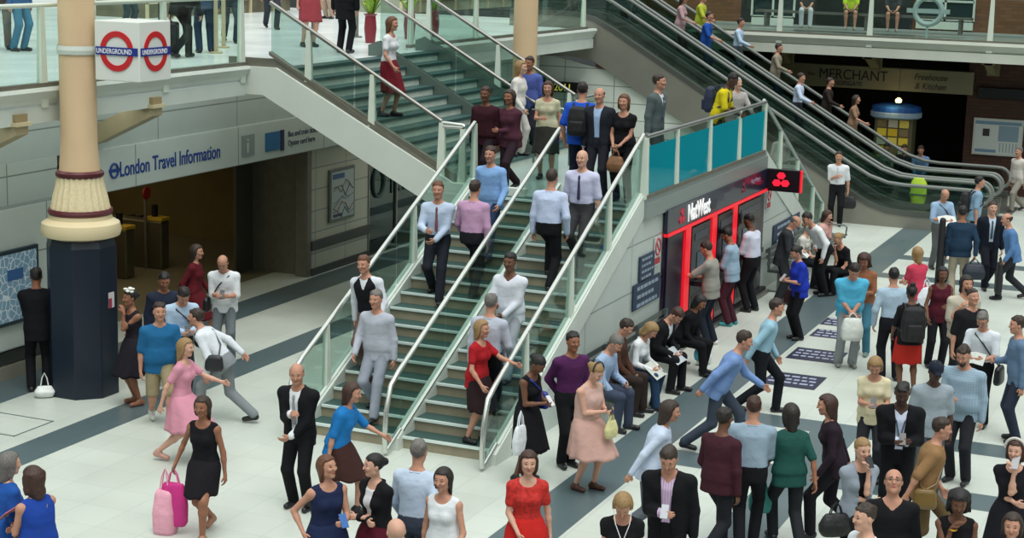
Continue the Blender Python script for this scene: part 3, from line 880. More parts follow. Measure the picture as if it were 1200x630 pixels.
lbox('information_symbol', (tx, tx + .42, YW - .135, YW - .12, 2.62, 3.0), mat('sign_grey', '#8d9a9c', .5), fas)
text_obj('lettering', 'i', .40, (tx + .13, YW - .14, 2.68), (1, 0, 0), (0, 0, 1), M_white, fas, .004, sx=1.2)
lbox('operator_logo', (26.75, 27.25, YW - .135, YW - .12, 2.63, 2.97), mat('logo_blue', '#1f6a9c', .5), fas)
lbox('operator_logo', (27.28, 27.40, YW - .135, YW - .12, 2.60, 2.98), mat('logo_navy', '#20244c', .5), fas)
for k, s_ in enumerate(('Bus and train ticket', 'Oyster card here')):
    text_obj('lettering', s_, .15, (27.55, YW - .125, 2.83 - k * .17), (1, 0, 0), (0, 0, 1), mat('sign_text_dark', '#33405c', .5), fas, .003, sx=.95)
# small roundel at the start of the fascia (round mark with a stem)
mb = MB(); cx, cz = 22.22, 2.80
mb.tube([(cx + .10 * math.cos(a), YW - .13, cz + .11 * math.sin(a)) for a in [i * PI / 12 for i in range(24)]], .02, 6, closed=True); mb.box(cx - .13, cx + .13, YW - .14, YW - .12, cz - .02, cz + .03)
o = mb.build('round_mark', M_blue, fas); o.data.transform(Matrix.Translation(-fas.location))
# wall map, left
t = empty('wall_map', (19.2, YW - .17, .84)); tag(t, 'large framed blue and white map board on the left wall', 'map')
lbox('frame', (18.0, 20.22, YW - .22, YW - .16, .84, 1.95), mat('map_frame', '#2b3d46', .4, metal=.5), t, .01)
mm_ = mat('map_print', '#7fa6bd', .4); nt = mm_.node_tree; vo = nt.nodes.new('ShaderNodeTexVoronoi'); vo.feature = 'DISTANCE_TO_EDGE'; vo.inputs['Scale'].default_value = 9; vo.distance = 'EUCLIDEAN'
cr = nt.nodes.new('ShaderNodeValToRGB'); cr.color_ramp.elements[0].color = _hex('#dfe9ee'); cr.color_ramp.elements[0].position = .03; cr.color_ramp.elements[1].color = _hex('#7ea5bf'); cr.color_ramp.elements[1].position = .07
nt.links.new(vo.outputs['Distance'], cr.inputs[0]); nt.links.new(cr.outputs[0], nt.nodes['Principled BSDF'].inputs['Base Color'])
tc = nt.nodes.new('ShaderNodeTexCoord'); nt.links.new(tc.outputs['Object'], vo.inputs['Vector'])
lbox('map_sheet', (18.06, 20.16, YW - .225, YW - .22, .90, 1.89), mm_, t)
lbox('map_key', (19.5, 19.85, YW - .229, YW - .225, 1.5, 1.66), mat('map_key_blue', '#2f5f9a', .5), t)
# poster on the pier
t = empty('station_poster', (29.75, YW - .03, .95)); tag(t, 'framed pale line map poster on the cream pier beside the entrance', 'poster')
lbox('frame', (29.28, 30.3, YW - .05, YW, .95, 2.0), mat('poster_frame', '#6f7671', .4, metal=.6), t, .01)
lbox('sheet', (29.34, 30.24, YW - .055, YW - .05, 1.01, 1.94), mat('poster_sheet', '#aeb7b4', .5), t)
lbox('heading', (29.38, 29.85, YW - .06, YW - .055, 1.80, 1.9), mat('poster_heading', '#44608c', .5), t)
rr = random.Random(3)
for k, c in enumerate(('#4b6f94', '#a06a5a', '#5c7f66', '#7d7f8c', '#5a6470', '#8f8a55')):
    mb = MB(); pts = [(29.4 + j * .16 + rr.uniform(-.02, .02), YW - .06, 1.12 + .1 * k + rr.uniform(-.12, .14)) for j in range(6)]
    mb.tube(pts, .009, 4); o = mb.build('map_line', mat('map_line_' + str(k), c, .5), t); o.data.transform(Matrix.Translation(-t.location))
lbox('panel', (29.4, 29.75, YW - .06, YW - .055, 1.04, 1.1), mat('poster_dark', '#3b4650', .5), t)

# ------------------------------------------------------------------ gate hall beyond the opening
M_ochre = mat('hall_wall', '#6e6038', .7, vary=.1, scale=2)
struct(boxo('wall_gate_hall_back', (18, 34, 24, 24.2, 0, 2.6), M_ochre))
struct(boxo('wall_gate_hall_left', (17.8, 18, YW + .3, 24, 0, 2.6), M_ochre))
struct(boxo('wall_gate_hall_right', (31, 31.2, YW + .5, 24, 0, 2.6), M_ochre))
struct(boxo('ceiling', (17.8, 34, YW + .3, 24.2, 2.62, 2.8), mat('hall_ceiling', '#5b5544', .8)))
# jamb / door leaf
mb = MB(); mb.box(28.0, 28.6, YW + 1.3, YW + 1.36, 0, 2.46); struct(mb.build('door_1', mat('door_brown_grey', '#4c473e', .5)))
mb = MB(); mb.box(28.45, 28.62, YW - .02, YW + .25, 0, 2.48); struct(mb.build('trim_4', M_dull, bevel=.01))
# ticket gates
def ticket_gate():
    t = empty('ticket_gate', (0, 0, 0))
    MB().box(-.14, .14, -.9, .9, 0, .95).build('cabinet', mat('gate_steel', '#77705a', .4, metal=.7), t, bevel=.03)
    MB().box(-.15, .15, -.92, -.5, .95, 1.02).build('reader', mat('reader_yellow', '#b89a2c', .5), t, bevel=.01)
    for y in (-.1, .1):
        MB().box(.14, .42, y, y + .02, .35, .95).build('paddle', mat('paddle_grey', '#4a4a44', .4), t)
    MB().box(-.05, .05, -.7, -.62, .95, 1.25).build('display', M_black, t)
    return t
g0 = ticket_gate()
GL = ['ticket gate nearest the column in the dark hall', 'second ticket gate from the column in the dark hall', 'third ticket gate from the column, behind the man in white', 'fourth ticket gate from the column in the dark hall', 'ticket gate next to the right doorway of the hall']
for i in range(5):
    g = g0 if i == 0 else copy_tree(g0)
    g.location = (23.2 + i * 1.15, 20.2, 0); tag(g, GL[i], 'ticket gate', 'ticket gates in the dark hall')
for i, (x, y, c, lb) in enumerate(((23.6, 19.0, '#c9cfc8', 'small white hanging sign over the left ticket gates'), (25.2, 19.0, '#b9bfb8', 'small white hanging sign in the middle of the dark hall'), (26.4, 19.0, '#31302c', 'small dark hanging sign beside the white one in the hall'))):
    t = empty('hanging_sign', (x, y, 2.0)); tag(t, lb, 'sign')
    MB().box(-.16, .16, -.02, .02, 0, .3).build('panel', mat('hang_' + str(i), c, .5), t)
    MB().box(-.01, .01, -.01, .01, .3, .63).build('rod', M_black, t)
t = empty('round_sign', (27.6, 19.6, 1.5)); tag(t, 'small round red sign on a stand at the back of the hall', 'sign')
mb = MB(); mb.tube([(0, 0, 0), (0, -.03, 0)], .12, 20); mb.build('disc', mat('sign_red_dim', '#8c1c1c', .5), t); MB().box(-.02, .02, 0, .04, -1.5, 0).build('stand', M_dull, t)
# crowd rail by the column
t = empty('guard_rail', (22.6, 17.6, 0)); tag(t, 'olive steel guard rail with top bar behind the navy column', 'rail')
mb = MB()
for x in (-1.2, -.2, .8): mb.box(x - .03, x + .03, -.03, .03, 0, 1.05)
mb.build('post', mat('rail_olive', '#5d5840', .4, metal=.6), t)
mb = MB(); mb.tube([(-1.3, 0, 1.08), (.7, 0, 1.08), (.95, .15, 1.06), (1.05, .4, 1.05)], .035, 8); mb.build('top_bar', mat('rail_olive_light', '#8a8460', .3, metal=.8), t, smooth=True)
mb = MB(); mb.box(-1.2, .8, -.008, .008, .15, .95); mb.build('infill_panel', mat('rail_infill', '#2e2b20', .4), t)

# shopfront right of the pier
struct(boxo('window_1', (30.95, 40.5, YW + .02, YW + .05, 0, 3.16), M_glassD))
struct(boxo('wall_shop_back', (30.95, 40.6, YW + 2.0, YW + 2.2, 0, 4.1), mat('shop_back', '#2f4441', .7, vary=.2, scale=1.5)))
mb = MB(); [mb.box(x, x + .05, YW - .02, YW + .08, 0, 3.16) for x in (30.95, 32.2, 33.8, 35.4, 37, 38.6)]; struct(mb.build('window_1_frame', M_steel_d))
t = empty('shop_window_lettering', (31.3, YW - .0, 1.0)); tag(t, 'dark lettering and round mark on the green shop window under the stairs', 'sign')
mb = MB(); mb.tube([(.12 + .24 * math.cos(a), 0, .5 + .30 * math.sin(a)) for a in [i * PI / 14 for i in range(28)]], .035, 6, closed=True); mb.build('round_mark', mat('window_letter', '#2c4542', .5), t)
text_obj('lettering', 'NMA', .62, (31.95, YW - .0, 1.2), (1, 0, 0), (0, 0, 1), mat('window_letter', '#2c4542', .5), t, .004, sx=1.2)

# ------------------------------------------------------------------ upper floor
YE = 15.4
mb = MB()
mb.box(8, 24.55, YE, 62, ZU - .28, ZU); mb.box(24.55, 30.5, 14.96, 62, ZU - .28, ZU); mb.box(30.5, 40.8, YE, 62, ZU - .28, ZU); mb.box(40.8, 44.6, 16.3, 62, ZU - .28, ZU)
struct(mb.build('floor_upper', M_upper))
# edge beams
def edge_beam(name, x0, x1, y, sgn=1):
    mb = MB()
    prof = [(0, ZU + .03), (-.10, ZU + .03), (-.12, ZU - .02), (-.04, ZU - .14), (-.02, ZU - .20), (0, ZU - .2)]
    mb.prism(prof, lambda u, v, t: (t, y + u, v), x0, x1)
    mb.box(x0, x1, y - .02, y + .18, ZU - .46, ZU - .24)
    return struct(mb.build(name, M_white))
edge_beam('trim_5', 8, 24.5, YE)
edge_beam('trim_6', 30.5, 40.8, YE)
# brackets under the balcony
def bracket():
    t = empty('balcony_bracket', (0, 0, 0))
    MB().prism([(-.05, 0), (-.05, -.12), (1.0, -.62), (1.1, -.62), (1.1, -.36), (.35, -.02), (.35, 0)], lambda u, v, s: (s, u, v), -.14, .14).build('gusset', mat('bracket_tan', '#a99d7d', .5, vary=.06, scale=4), t)
    MB().box(-.16, .16, -.10, .72, 0, .05).build('flange', M_cream, t)
    MB().box(-.12, .12, -.06, .06, .05, .16).build('shoe_plate', mat('shoe_plate_brown', '#9a8a66', .5), t)
    return t
b0 = bracket(); BL = ['cream steel bracket under the balcony at the left edge', 'cream steel bracket under the balcony between column and underground sign', 'cream steel bracket hidden behind the column head']
for i, x in enumerate((18.75, 21.9)):
    b = b0 if i == 0 else copy_tree(b0); b.location = (x, YE - .02, ZU - .46); tag(b, BL[i], 'bracket')

# ------------------------------------------------------------------ balustrade builders
def rail_tube(pts, r=.032): 
    mb = MB(); mb.tube(pts, r, 10); return mb
def tapered_post(z0, z1, w0=.085, w1=.05, d=.05, ax='x'):
    mb = MB(); 
    if ax == 'x': p = [(-w0, -d, z0), (w0, -d, z0), (w0, d, z0), (-w0, d, z0), (-w1, -d * .7, z1), (w1, -d * .7, z1), (w1, d * .7, z1), (-w1, d * .7, z1)]
    else: p = [(-d, -w0, z0), (d, -w0, z0), (d, w0, z0), (-d, w0, z0), (-d * .7, -w1, z1), (d * .7, -w1, z1), (d * .7, w1, z1), (-d * .7, w1, z1)]
    mb.hexa(p); return mb
def balustrade(label, A, B, posts, base=ZU, top=1.05, glass=M_glass, railm=M_steel, foot=.0, ends=(0, 0), baseh=.06, post_w=.085, film=None, panels=None, post_drop=0.):
    """straight run from A to B (xyz of the floor line, may slope)"""
    A = V3(*A); B = V3(*B); t = empty('balustrade', A); tag(t, label, 'balustrade')
    d = B - A; L = np.linalg.norm(d[:2]); u = d / L; n = V3(-u[1], u[0], 0)
    u2 = V3(u[0], u[1], 0)
    P = lambda s_, h, o=0: tuple(u * s_ + n * o + V3(0, 0, h))
    # base rail
    mb = MB(); mb.hexa([P(0, 0, -.05), P(L, 0, -.05), P(L, 0, .05), P(0, 0, .05), P(0, baseh, -.05), P(L, baseh, -.05), P(L, baseh, .05), P(0, baseh, .05)]); mb.build('base_rail', M_dull if foot == 0 else M_white, t)
    mb = MB(); pts = [P(0, top), P(L, top)]
    if ends[0]: pts = [P(-.42, .03), P(-.43, .25), P(-.40, .55), P(-.28, .82), P(-.06, top - .03)] + pts[1:]
    mb.tube(pts, .034, 10); mb.build('handrail', railm, t, smooth=True)
    if ends[0]:
        mb = MB(); mb.tube([P(-.42, .03), P(0, .03)], .03, 8); mb.build('end_rail', railm, t, smooth=True)
    for s_ in posts:
        c = u * s_; 
        mb = MB(); w0, w1, dd = post_w, post_w * .6, .045
        f4 = lambda w, q, z: [tuple(c + u2 * sx * w + n * sy * q + V3(0, 0, z + u[2] * 0)) for sx, sy in ((-1, -1), (1, -1), (1, 1), (-1, 1))]
        mb.hexa(f4(w0 * .8, dd, -post_drop + .0) + f4(w1 * .8, dd * .7, top - .02)); mb.build('post', M_post, t)
    ps = panels or sorted(set([0.] + [p for p in posts if .1 < p < L - .1] + [L]))
    for a, b in zip(ps[:-1], ps[1:]):
        mb = MB(); a2, b2 = a + .02, b - .02; g = .007
        mb.hexa([P(a2, baseh, -g), P(b2, baseh, -g), P(b2, baseh, g), P(a2, baseh, g), P(a2, top - .04, -g), P(b2, top - .04, -g), P(b2, top - .04, g), P(a2, top - .04, g)])
        o = mb.build('glass_panel', glass, t)
    if film:
        for a, b in zip(ps[:-1], ps[1:]):
            mb = MB(); a2, b2 = a + .09, b - .09
            mb.hexa([P(a2, baseh, .012*-1), P(b2, baseh, -.012), P(b2, baseh, -.016), P(a2, baseh, -.016), P(a2, .8, -.012), P(b2, .8, -.012), P(b2, .8, -.016), P(a2, .8, -.016)])
            mb.build('teal_film', film, t)
    if ends[0]:
        mb = MB(); q = [P(-.40, .05), P(0, .05), P(0, top - .05), P(-.1, top - .1), P(-.3, .78), P(-.39, .5)]
        v = [(p[0] + n[0] * s_, p[1] + n[1] * s_, p[2]) for s_ in (-.007, .007) for p in q]; k = len(q)
        mb.add(v, [tuple(range(k - 1, -1, -1)), tuple(range(k, 2 * k))] + [(i, (i + 1) % k, (i + 1) % k + k, i + k) for i in range(k)]); mb.build('glass_panel', glass, t)
    return t

# ------------------------------------------------------------------ lower flight
YR, YC, YLf = 8.36, 9.78, 11.2
NS = 16; X0 = 19.3; X1 = 24.6; RUN = (X1 - X0) / NS; RISE = ZL / NS
M_ris = mat('riser_stone', '#948c76', .6, vary=.12, scale=4); M_trd = mat('tread_dark', '#34504c', .55, vary=.1, scale=4); M_nose = mat('nosing_metal', '#d9e6e2', .35, metal=.2)
def flight(label, x0, x1, y0, y1, up=1, ris=M_ris, trd=M_trd):
    """steps rising along +x (up=1) from x0"""
    t = empty('stair_flight', (x0, y0, 0)); tag(t, label, 'stairs')
    mb = MB()
    for i in range(NS):
        a = i * RUN; b = (i + 1) * RUN
        x_a, x_b = (a, b) if up == 1 else (-b, -a)
        mb.box(x_a, x_b, 0, y1 - y0, max(0, (i + 1) * RISE - .34), (i + 1) * RISE - .03)
    mb.build('risers', ris, t)
    mb = MB(); mn = MB()
    for i in range(NS):
        a = i * RUN - .025; b = (i + 1) * RUN
        x_a, x_b = (a, b) if up == 1 else (-b, -a)
        mb.box(x_a, x_b, 0, y1 - y0, (i + 1) * RISE - .03, (i + 1) * RISE)
        x_n = a if up == 1 else -a - .02
        mn.box(x_n - .006, x_n + .034, .02, y1 - y0 - .02, (i + 1) * RISE - .026, (i + 1) * RISE + .006)
    mb.build('treads', trd, t); mn.build('nosings', M_nose, t)
    return t
flight('lower stair flight with metal nosings crowded with people', X0, X1, YR + .1, YLf - .05)
SL = RISE / RUN
# white stringers
def stringer_x(name, x0, x1, y, w, top, bot, z0=0., zt=0.):
    mb = MB(); sg = 1 if x1 > x0 else -1
    z = lambda x: (x - x0) * SL * sg
    mb.prism([(x0 - .15 * sg, z(x0 - .15 * sg) + top), (x1, z(x1) + top), (x1, z(x1) + bot), (x0 + (-bot) / SL * sg, 0), (x0 - .15 * sg, 0)], lambda u, v, s: (u, s, max(v, 0)), y, y + w)
    return mb
t = empty('stair_stringer', (X0, YR, 0)); tag(t, 'white sloping stringer on the near side of the lower stairs', 'stringer'); o = stringer_x('', X0, X1, YR - .02, .14, .22, -.16).build('beam', M_white, t); o.data.transform(Matrix.Translation((-X0, -YR, 0)))
t = empty('stair_stringer', (X0, YLf, 0)); tag(t, 'white sloping stringer on the far left side of the lower stairs', 'stringer'); o = stringer_x('', X0, X1, YLf - .06, .16, .22, -.30).build('beam', M_white, t); o.data.transform(Matrix.Translation((-X0, -YLf, 0)))
t = empty('stair_stringer', (X0, YC, 0)); tag(t, 'slim white kerb under the middle glass of the lower stairs', 'stringer'); o = stringer_x('', X0, X1, YC - .05, .10, .24, .0).build('beam', M_white, t); o.data.transform(Matrix.Translation((-X0, -YC, 0)))
M_railw = mat('polished_rail', '#d5d8d2', .22, metal=.75)
LR = X1 - X0
def sloped(label, y, posts, b=.22, glass=M_glass2):
    return balustrade(label, (X0, y, b), (X1, y, ZL + b), posts, top=.88, glass=glass, railm=M_railw, foot=1, ends=(1, 0), baseh=.03, post_w=.07, panels=[0, LR * .25, LR * .5, LR * .75, LR])
sloped('near side glass balustrade of the lower stairs', YR + .05, [.9, 2.45, 3.9, LR])
sloped('middle glass balustrade dividing the lower stairs', YC, [])
sloped('far left glass balustrade of the lower stairs', YLf + .02, [.6, 3.2, LR])

def adopt(par, ch):
    ch.parent = par; ch.location = ch.location - par.location
    for k in ('label', 'category'):
        if k in ch: del ch[k]
STK = {}
def staircase(key, loc, label):
    r = empty('staircase', loc); tag(r, label, 'staircase'); STK[key] = r
    for o in [o for o in list(COL.objects) if o.parent is None and o is not r and o.get('_st') == key]:
        adopt(r, o); del o['_st']
for o in COL.objects:
    if o.parent is None and o.name.split('.')[0] in ('stair_flight', 'stair_stringer', 'balustrade') and 'label' in o and 'lower stairs' in o['label'] + ('lower stairs' if 'lower stair flight' in o['label'] else ''): o['_st'] = 'low'
staircase('low', (X0, YR, 0), 'crowded lower staircase between three glass balustrades with polished rails')
# landing
mb = MB(); mb.box(X1, 31.5, YR + .02, 11.8, ZL - .22, ZL); struct(mb.build('floor_landing', terrazzo('landing_terrazzo', '#9fb0ab', .3)))
mb = MB(); mb.box(X1 - .02, 31.6, YR - .06, YR + .06, ZL - .20, ZL + .05); mb.box(X1 - .02, 31.6, YR - .03, YR + .03, ZL + .05, ZL + .14)
struct(mb.build('trim_7', mat('ledge_grey', '#9ba6a4', .35, metal=.5)))
film = glass_mat('teal_film_glass', '#27a3b0', .04, opac=.5, film='#17b2c6')
balustrade('landing balustrade with teal panels above the cash machines', (X1, YR, ZL + .12), (31.45, YR, ZL + .12), [.0, 1.5, 3.3, 5.1, 6.82], top=.95, film=film, glass=M_glass2, post_w=.10)
# far balustrade of the landing
balustrade('balustrade at the back of the landing by the tiled wall', (30.45, 11.75, ZL), (31.5, 11.75, ZL), [.0, 1.02], top=1.0, railm=M_steel)
balustrade('short glass return at the head of the lower stairs', (X1, 11.42, ZL), (X1, 11.78, ZL), [.0, .36], top=1.0, railm=M_railw)

# second flight down on the right
flight('second stair flight descending beyond the cash machines', 36.8, 31.5, YR + .1, 11.6, up=-1)
t = empty('stair_stringer', (31.5, YR, 0)); tag(t, 'white stringer of the far stairs right of the cash machines', 'stringer')
mb = MB(); mb.prism([(0, ZL + .2), (5.45, .15), (5.45, 0), (4.9, 0), (0, ZL - .25)], lambda u, v, s: (u, s, v), -.02, .14); mb.build('beam', M_white, t)
balustrade('glass balustrade of the far descending stairs', (31.5, YR + .05, ZL + .2), (36.9, YR + .05, .2 + ZL - 5.4 * SL), [.05, 1.4, 2.9, 4.4, 5.35], top=.9, glass=M_glass2)

for o in COL.objects:
    if o.parent is None and 'label' in o and o['label'] in ('second stair flight descending beyond the cash machines', 'white stringer of the far stairs right of the cash machines', 'glass balustrade of the far descending stairs'): o['_st'] = 'far'
staircase('far', (31.5, YR, 0), 'far staircase with glass side descending to the right of the bank front')
# walls under the stairs and landing
mb = MB(); mb.add([(X0 + .35, YR, 0), (31.5, YR, 0), (31.5, YR, ZL - .15), (X1 - .1, YR, ZL - .15)], [(0, 1, 2, 3)])
mb.add([(31.5, YR, 0), (36.4, YR, 0), (31.5, YR, ZL - .15)], [(0, 1, 2)])
mb.add([(36.4, YR, 0), (36.4, YR + .3, 0), (31.5, YR + .3, ZL - .2), (31.5, YR, ZL - .2)], [(0, 1, 2, 3)])
mb.box(25.6, 31.5, YR + .02, YR + .2, 0, ZL - .2)
struct(mb.build('wall_stair', panel_mat('stair_wall_panels', '#c3cdc7', 1.9, .72, 'xz', shift=(.55, .1), mortar='#8e9a97')))
struct(boxo('wall_stair_end', (X1 + .1, X1 + .2, YR + .1, 11.7, 0, ZL - .2), M_white))

# ------------------------------------------------------------------ upper flight (rises along +y)
XA, XB, XCc = 24.6, 28.45, 30.4
NU = 11; Y0 = 11.8; Y1 = 14.96; RU = (Y1 - Y0) / (NU - 0); RI = (ZU - ZL) / NU; SU = (ZU - ZL) / (Y1 - Y0)
M_ris2 = mat('riser_pale', '#d3dbd0', .5, vary=.1, scale=4); M_trd2 = mat('tread_teal', '#35514f', .4, vary=.1, scale=4)
for (x0, x1, lb) in ((XA, XB, 'wide upper stair flight rising to the upper concourse'), (XB, XCc, 'narrow upper stair flight right of the middle rail')):
    t = empty('stair_flight', (x0, Y0, ZL)); tag(t, lb, 'stairs')
    mb = MB(); mt2 = MB(); w = x1 - x0
    for i in range(NU):
        y = i * RU
        mb.box(.05, w - .05, y, y + RU, max(-.22, (i + 1) * RI - .4), (i + 1) * RI - .05)
        mt2.box(.05, w - .05, y - .03, y + RU, (i + 1) * RI - .05, (i + 1) * RI)
    mb.build('risers', M_ris2, t); mt2.build('treads', M_trd2, t)
# outer white stringer (faces the hall) with its knee
t = empty('stair_stringer', (XA, Y0, ZL)); tag(t, 'broad white stringer of the upper stairs with level knee under the concourse', 'stringer')
zt = lambda y: ZL + (y - Y0) * SU
mb = MB(); mb.prism([(10.3, ZL + .12), (Y0 - .25, ZL + .12), (Y1 - .15, ZU + .02), (15.75, ZU + .02), (15.75, ZU - .44), (15.05, ZU - .44), (Y0 + .2, ZL - .22), (10.3, ZL - .22)], lambda u, v, s: (s - XA, u - Y0, v - ZL), XA - .10, XA + .05)
mb.build('beam', mat('white_stringer_paint', '#cfd6cd', .45, vary=.03, scale=2), t)
mb = MB(); mb.prism([(Y0 - .25, ZL + .12), (Y1 - .15, ZU + .02), (15.75, ZU + .02), (15.75, ZU + .16), (Y1 - .2, ZU + .16), (Y0 - .25, ZL + .27)], lambda u, v, s: (s - XA, u - Y0, v - ZL), XA - .03, XA + .06); mb.build('base_channel', M_dull, t)
for x in (XB, XCc):
    t = empty('stair_stringer', (x, Y0, ZL)); tag(t, 'dark stringer between the two upper stair flights' if x == XB else 'green grey stringer along the right side of the upper stairs', 'stringer')
    mb = MB(); mb.prism([(0, -.2), (0, .28), (Y1 - Y0, ZU - ZL + .28), (Y1 - Y0 + .2, ZU - ZL + .2), (Y1 - Y0 + .2, ZU - ZL - .28)], lambda u, v, s: (s, u, v), -.06, .06); mb.build('beam', mat('stringer_green_grey', '#5f7069', .4, metal=.3), t)
def up_bal(label, x, posts, glass=M_glass2, b=.22):
    L = Y1 - Y0
    return balustrade(label, (x, Y0, ZL + b), (x, Y1, ZU + b), posts, top=.86, glass=glass, railm=M_steel_d, post_w=.075, panels=[0, L * .5, L])
up_bal('outer glass balustrade of the upper stairs facing the hall', XA, [.0, 1.25, 2.43])
up_bal('glass balustrade between the two upper stair flights', XB, [])
up_bal('right hand glass balustrade of the upper stairs', XCc, [.1, 1.6, 3.1])
for o in COL.objects:
    if o.parent is None and 'label' in o and o.name.split('.')[0] in ('stair_flight', 'stair_stringer', 'balustrade') and ('upper stair' in o['label']): o['_st'] = 'up'
staircase('up', (XA, Y0, ZL), 'upper staircase with pale risers, teal treads and broad white outer stringer')
# corner rail on the landing at the foot of the upper stairs
t = empty('handrail', (XA, 11.75, ZL)); tag(t, 'short level white handrail turning from the landing post', 'handrail')
mb = MB(); mb.tube([(0, .05, 1.06), (0, -.33, 1.04), (0, -.35, 1.02)], .03, 10); mb.build('bar', M_railw, t, smooth=True)
t = empty('handrail', (XB, 11.75, ZL)); tag(t, 'bent tubular handrail end at the foot of the middle upper balustrade', 'handrail')
for dz in (0, .12):
    mb = MB(); mb.tube([(0, .1, 1.08 - dz), (0, -.5, 1.0 - dz), (0, -.62, .92 - dz), (0, -.64, .5), (0, -.64, 0)], .02, 8); mb.build('bar', M_steel, t, smooth=True)

# upper concourse edge balustrades
balustrade('balcony balustrade at the upper left behind the column', (10, YE, ZU + .03), (XA - .1, YE, ZU + .03), [9.3, 12.2, 14.4], top=1.12, glass=M_glass, railm=M_post, post_w=.09, post_drop=.28)
balustrade('balcony balustrade behind the second column', (XCc + .1, YE, ZU + .03), (40.3, YE, ZU + .03), [0.1, 3.2, 6.4, 9.6], top=1.12, glass=M_glass, railm=M_steel_d, post_w=.09)

# ------------------------------------------------------------------ columns
def column(x, y, label, badge=True):
    t = empty('column', (x, y, 0)); tag(t, label, 'column')
    R8 = .50
    MB().lathe([(R8, 0), (R8, 2.16), (R8 - .05, 2.30)], n=8, rot=PI / 8).build('pedestal', mat('navy_pedestal', '#0f1c2c', .35, vary=.06, scale=3), t, bevel=.01)
    MB().lathe([(.42, 2.26), (.54, 2.30), (.565, 2.38), (.54, 2.48), (.44, 2.54), (.43, 2.62)], n=32).build('base_moulding', mat('cream_moulding', '#d6c6a0', .45), t, smooth=True)
    MB().lathe([(.44, 2.60), (.455, 2.64), (.44, 2.68)], n=32).build('lower_ring', mat('maroon_ring', '#551a24', .4), t, smooth=True)
    mb = MB(); prof = [(.405, 2.67), (.37, 2.85), (.33, 3.0), (.31, 3.13)]; n = 72; vs = []; fs = []
    for r, z in prof:
        for j in range(n): q = r * (1 + .035 * math.cos(j * PI * 2 / 3)); a = 2 * PI * j / n; vs.append((q * math.cos(a), q * math.sin(a), z))
    for i in range(3):
        for j in range(n): fs.append((i * n + j, i * n + (j + 1) % n, (i + 1) * n + (j + 1) % n, (i + 1) * n + j))
    mb.add(vs, fs); mb.build('fluted_neck', mat('cream_fluted', '#d9caa4', .5, vary=.08, scale=30), t, smooth=True)
    MB().lathe([(.31, 3.12), (.335, 3.15), (.335, 3.19), (.30, 3.22)], n=32).build('upper_ring', mat('maroon_ring', '#551a24', .4), t, smooth=True)
    MB().lathe([(.285, 3.20), (.255, 3.6), (.25, 9.5)], n=32).build('shaft', mat('cream_shaft', '#d6b994', .5, vary=.04, scale=2), t, smooth=True)
    if badge:
        o = MB().box(-.06, .06, -.012, .0, 1.28, 1.5).build('notice', mat('notice_white', '#c9c4c4', .5), t); 
        o.location = (.04, -.463, 0)
        o2 = MB().box(-.06, .0, -.016, -.004, 1.28, 1.42).build('notice_print', mat('notice_red', '#a03048', .5), o)
        for q in o2.users_collection: pass
    return t
column(19.6, 15.03, 'cream iron column on octagonal navy pedestal with maroon rings')
c2 = column(33.6, 14.2, 'second cream column rising behind the crowd on the landing', False)
# underground sign box on the first column
t = empty('roundel_sign_box', (19.94, 14.34, 4.5)); tag(t, 'white box sign with two red and blue UNDERGROUND roundels on the column', 'sign')
bw = .37
MB().box(-bw, bw, -bw, bw, 0, .82).build('box', mat('sign_white', '#dfe2dc', .35), t, bevel=.012)
M_red = mat('roundel_red', '#c41f26', .4); M_rb = mat('roundel_blue', '#1c2f86', .4)
for face in (0, 1):
    def fp(u, v, d): return (-bw - d, -u, v) if face == 0 else (u, -bw - d, v)
    mb = MB(); n = 40; vs = []; fs = []
    for rr_, d in ((.275, .0), (.275, .012), (.195, .012), (.195, .0)):
        for j in range(n): a = 2 * PI * j / n; vs.append(fp(rr_ * math.cos(a), .41 + rr_ * math.sin(a), d))
    for i in range(3):
        for j in range(n): fs.append((i * n + j, i * n + (j + 1) % n, (i + 1) * n + (j + 1) % n, (i + 1) * n + j))
    mb.add(vs, fs); mb.build('roundel_ring', M_red, t)
    mb = MB(); p = [fp(-.345, .355, .0), fp(.345, .355, .0), fp(.345, .465, .0), fp(-.345, .465, .0)]; q = [fp(-.345, .355, .018), fp(.345, .355, .018), fp(.345, .465, .018), fp(-.345, .465, .018)]
    mb.add(p + q, [(0, 1, 2, 3), (4, 5, 6, 7), (0, 1, 5, 4), (1, 2, 6, 5), (2, 3, 7, 6), (3, 0, 4, 7)]); bar = mb.build('roundel_bar', M_rb, t)
    l = t.location; og = fp(-.33, .377, .02)
    text_obj('lettering', 'UNDERGROUND', .095, (l[0] + og[0], l[1] + og[1], l[2] + og[2]), (0, -1, 0) if face == 0 else (1, 0, 0), (0, 0, 1), mat('sign_letters', '#e6e8ee', .4), t, .002, sx=.80, bold=.001)
mb = MB(); mb.tube([(19.6 - 19.94 + .27 * math.cos(a), 15.03 - 14.34 + .27 * math.sin(a), .40) for a in [i * PI / 16 for i in range(32)]], .012, 4, closed=True, r2=.06); mb.build('clamp_band', M_white, t)
mb = MB(); mb.box(-.3, -.1, bw, .52, .34, .46); mb.build('bracket_arm', M_white, t)
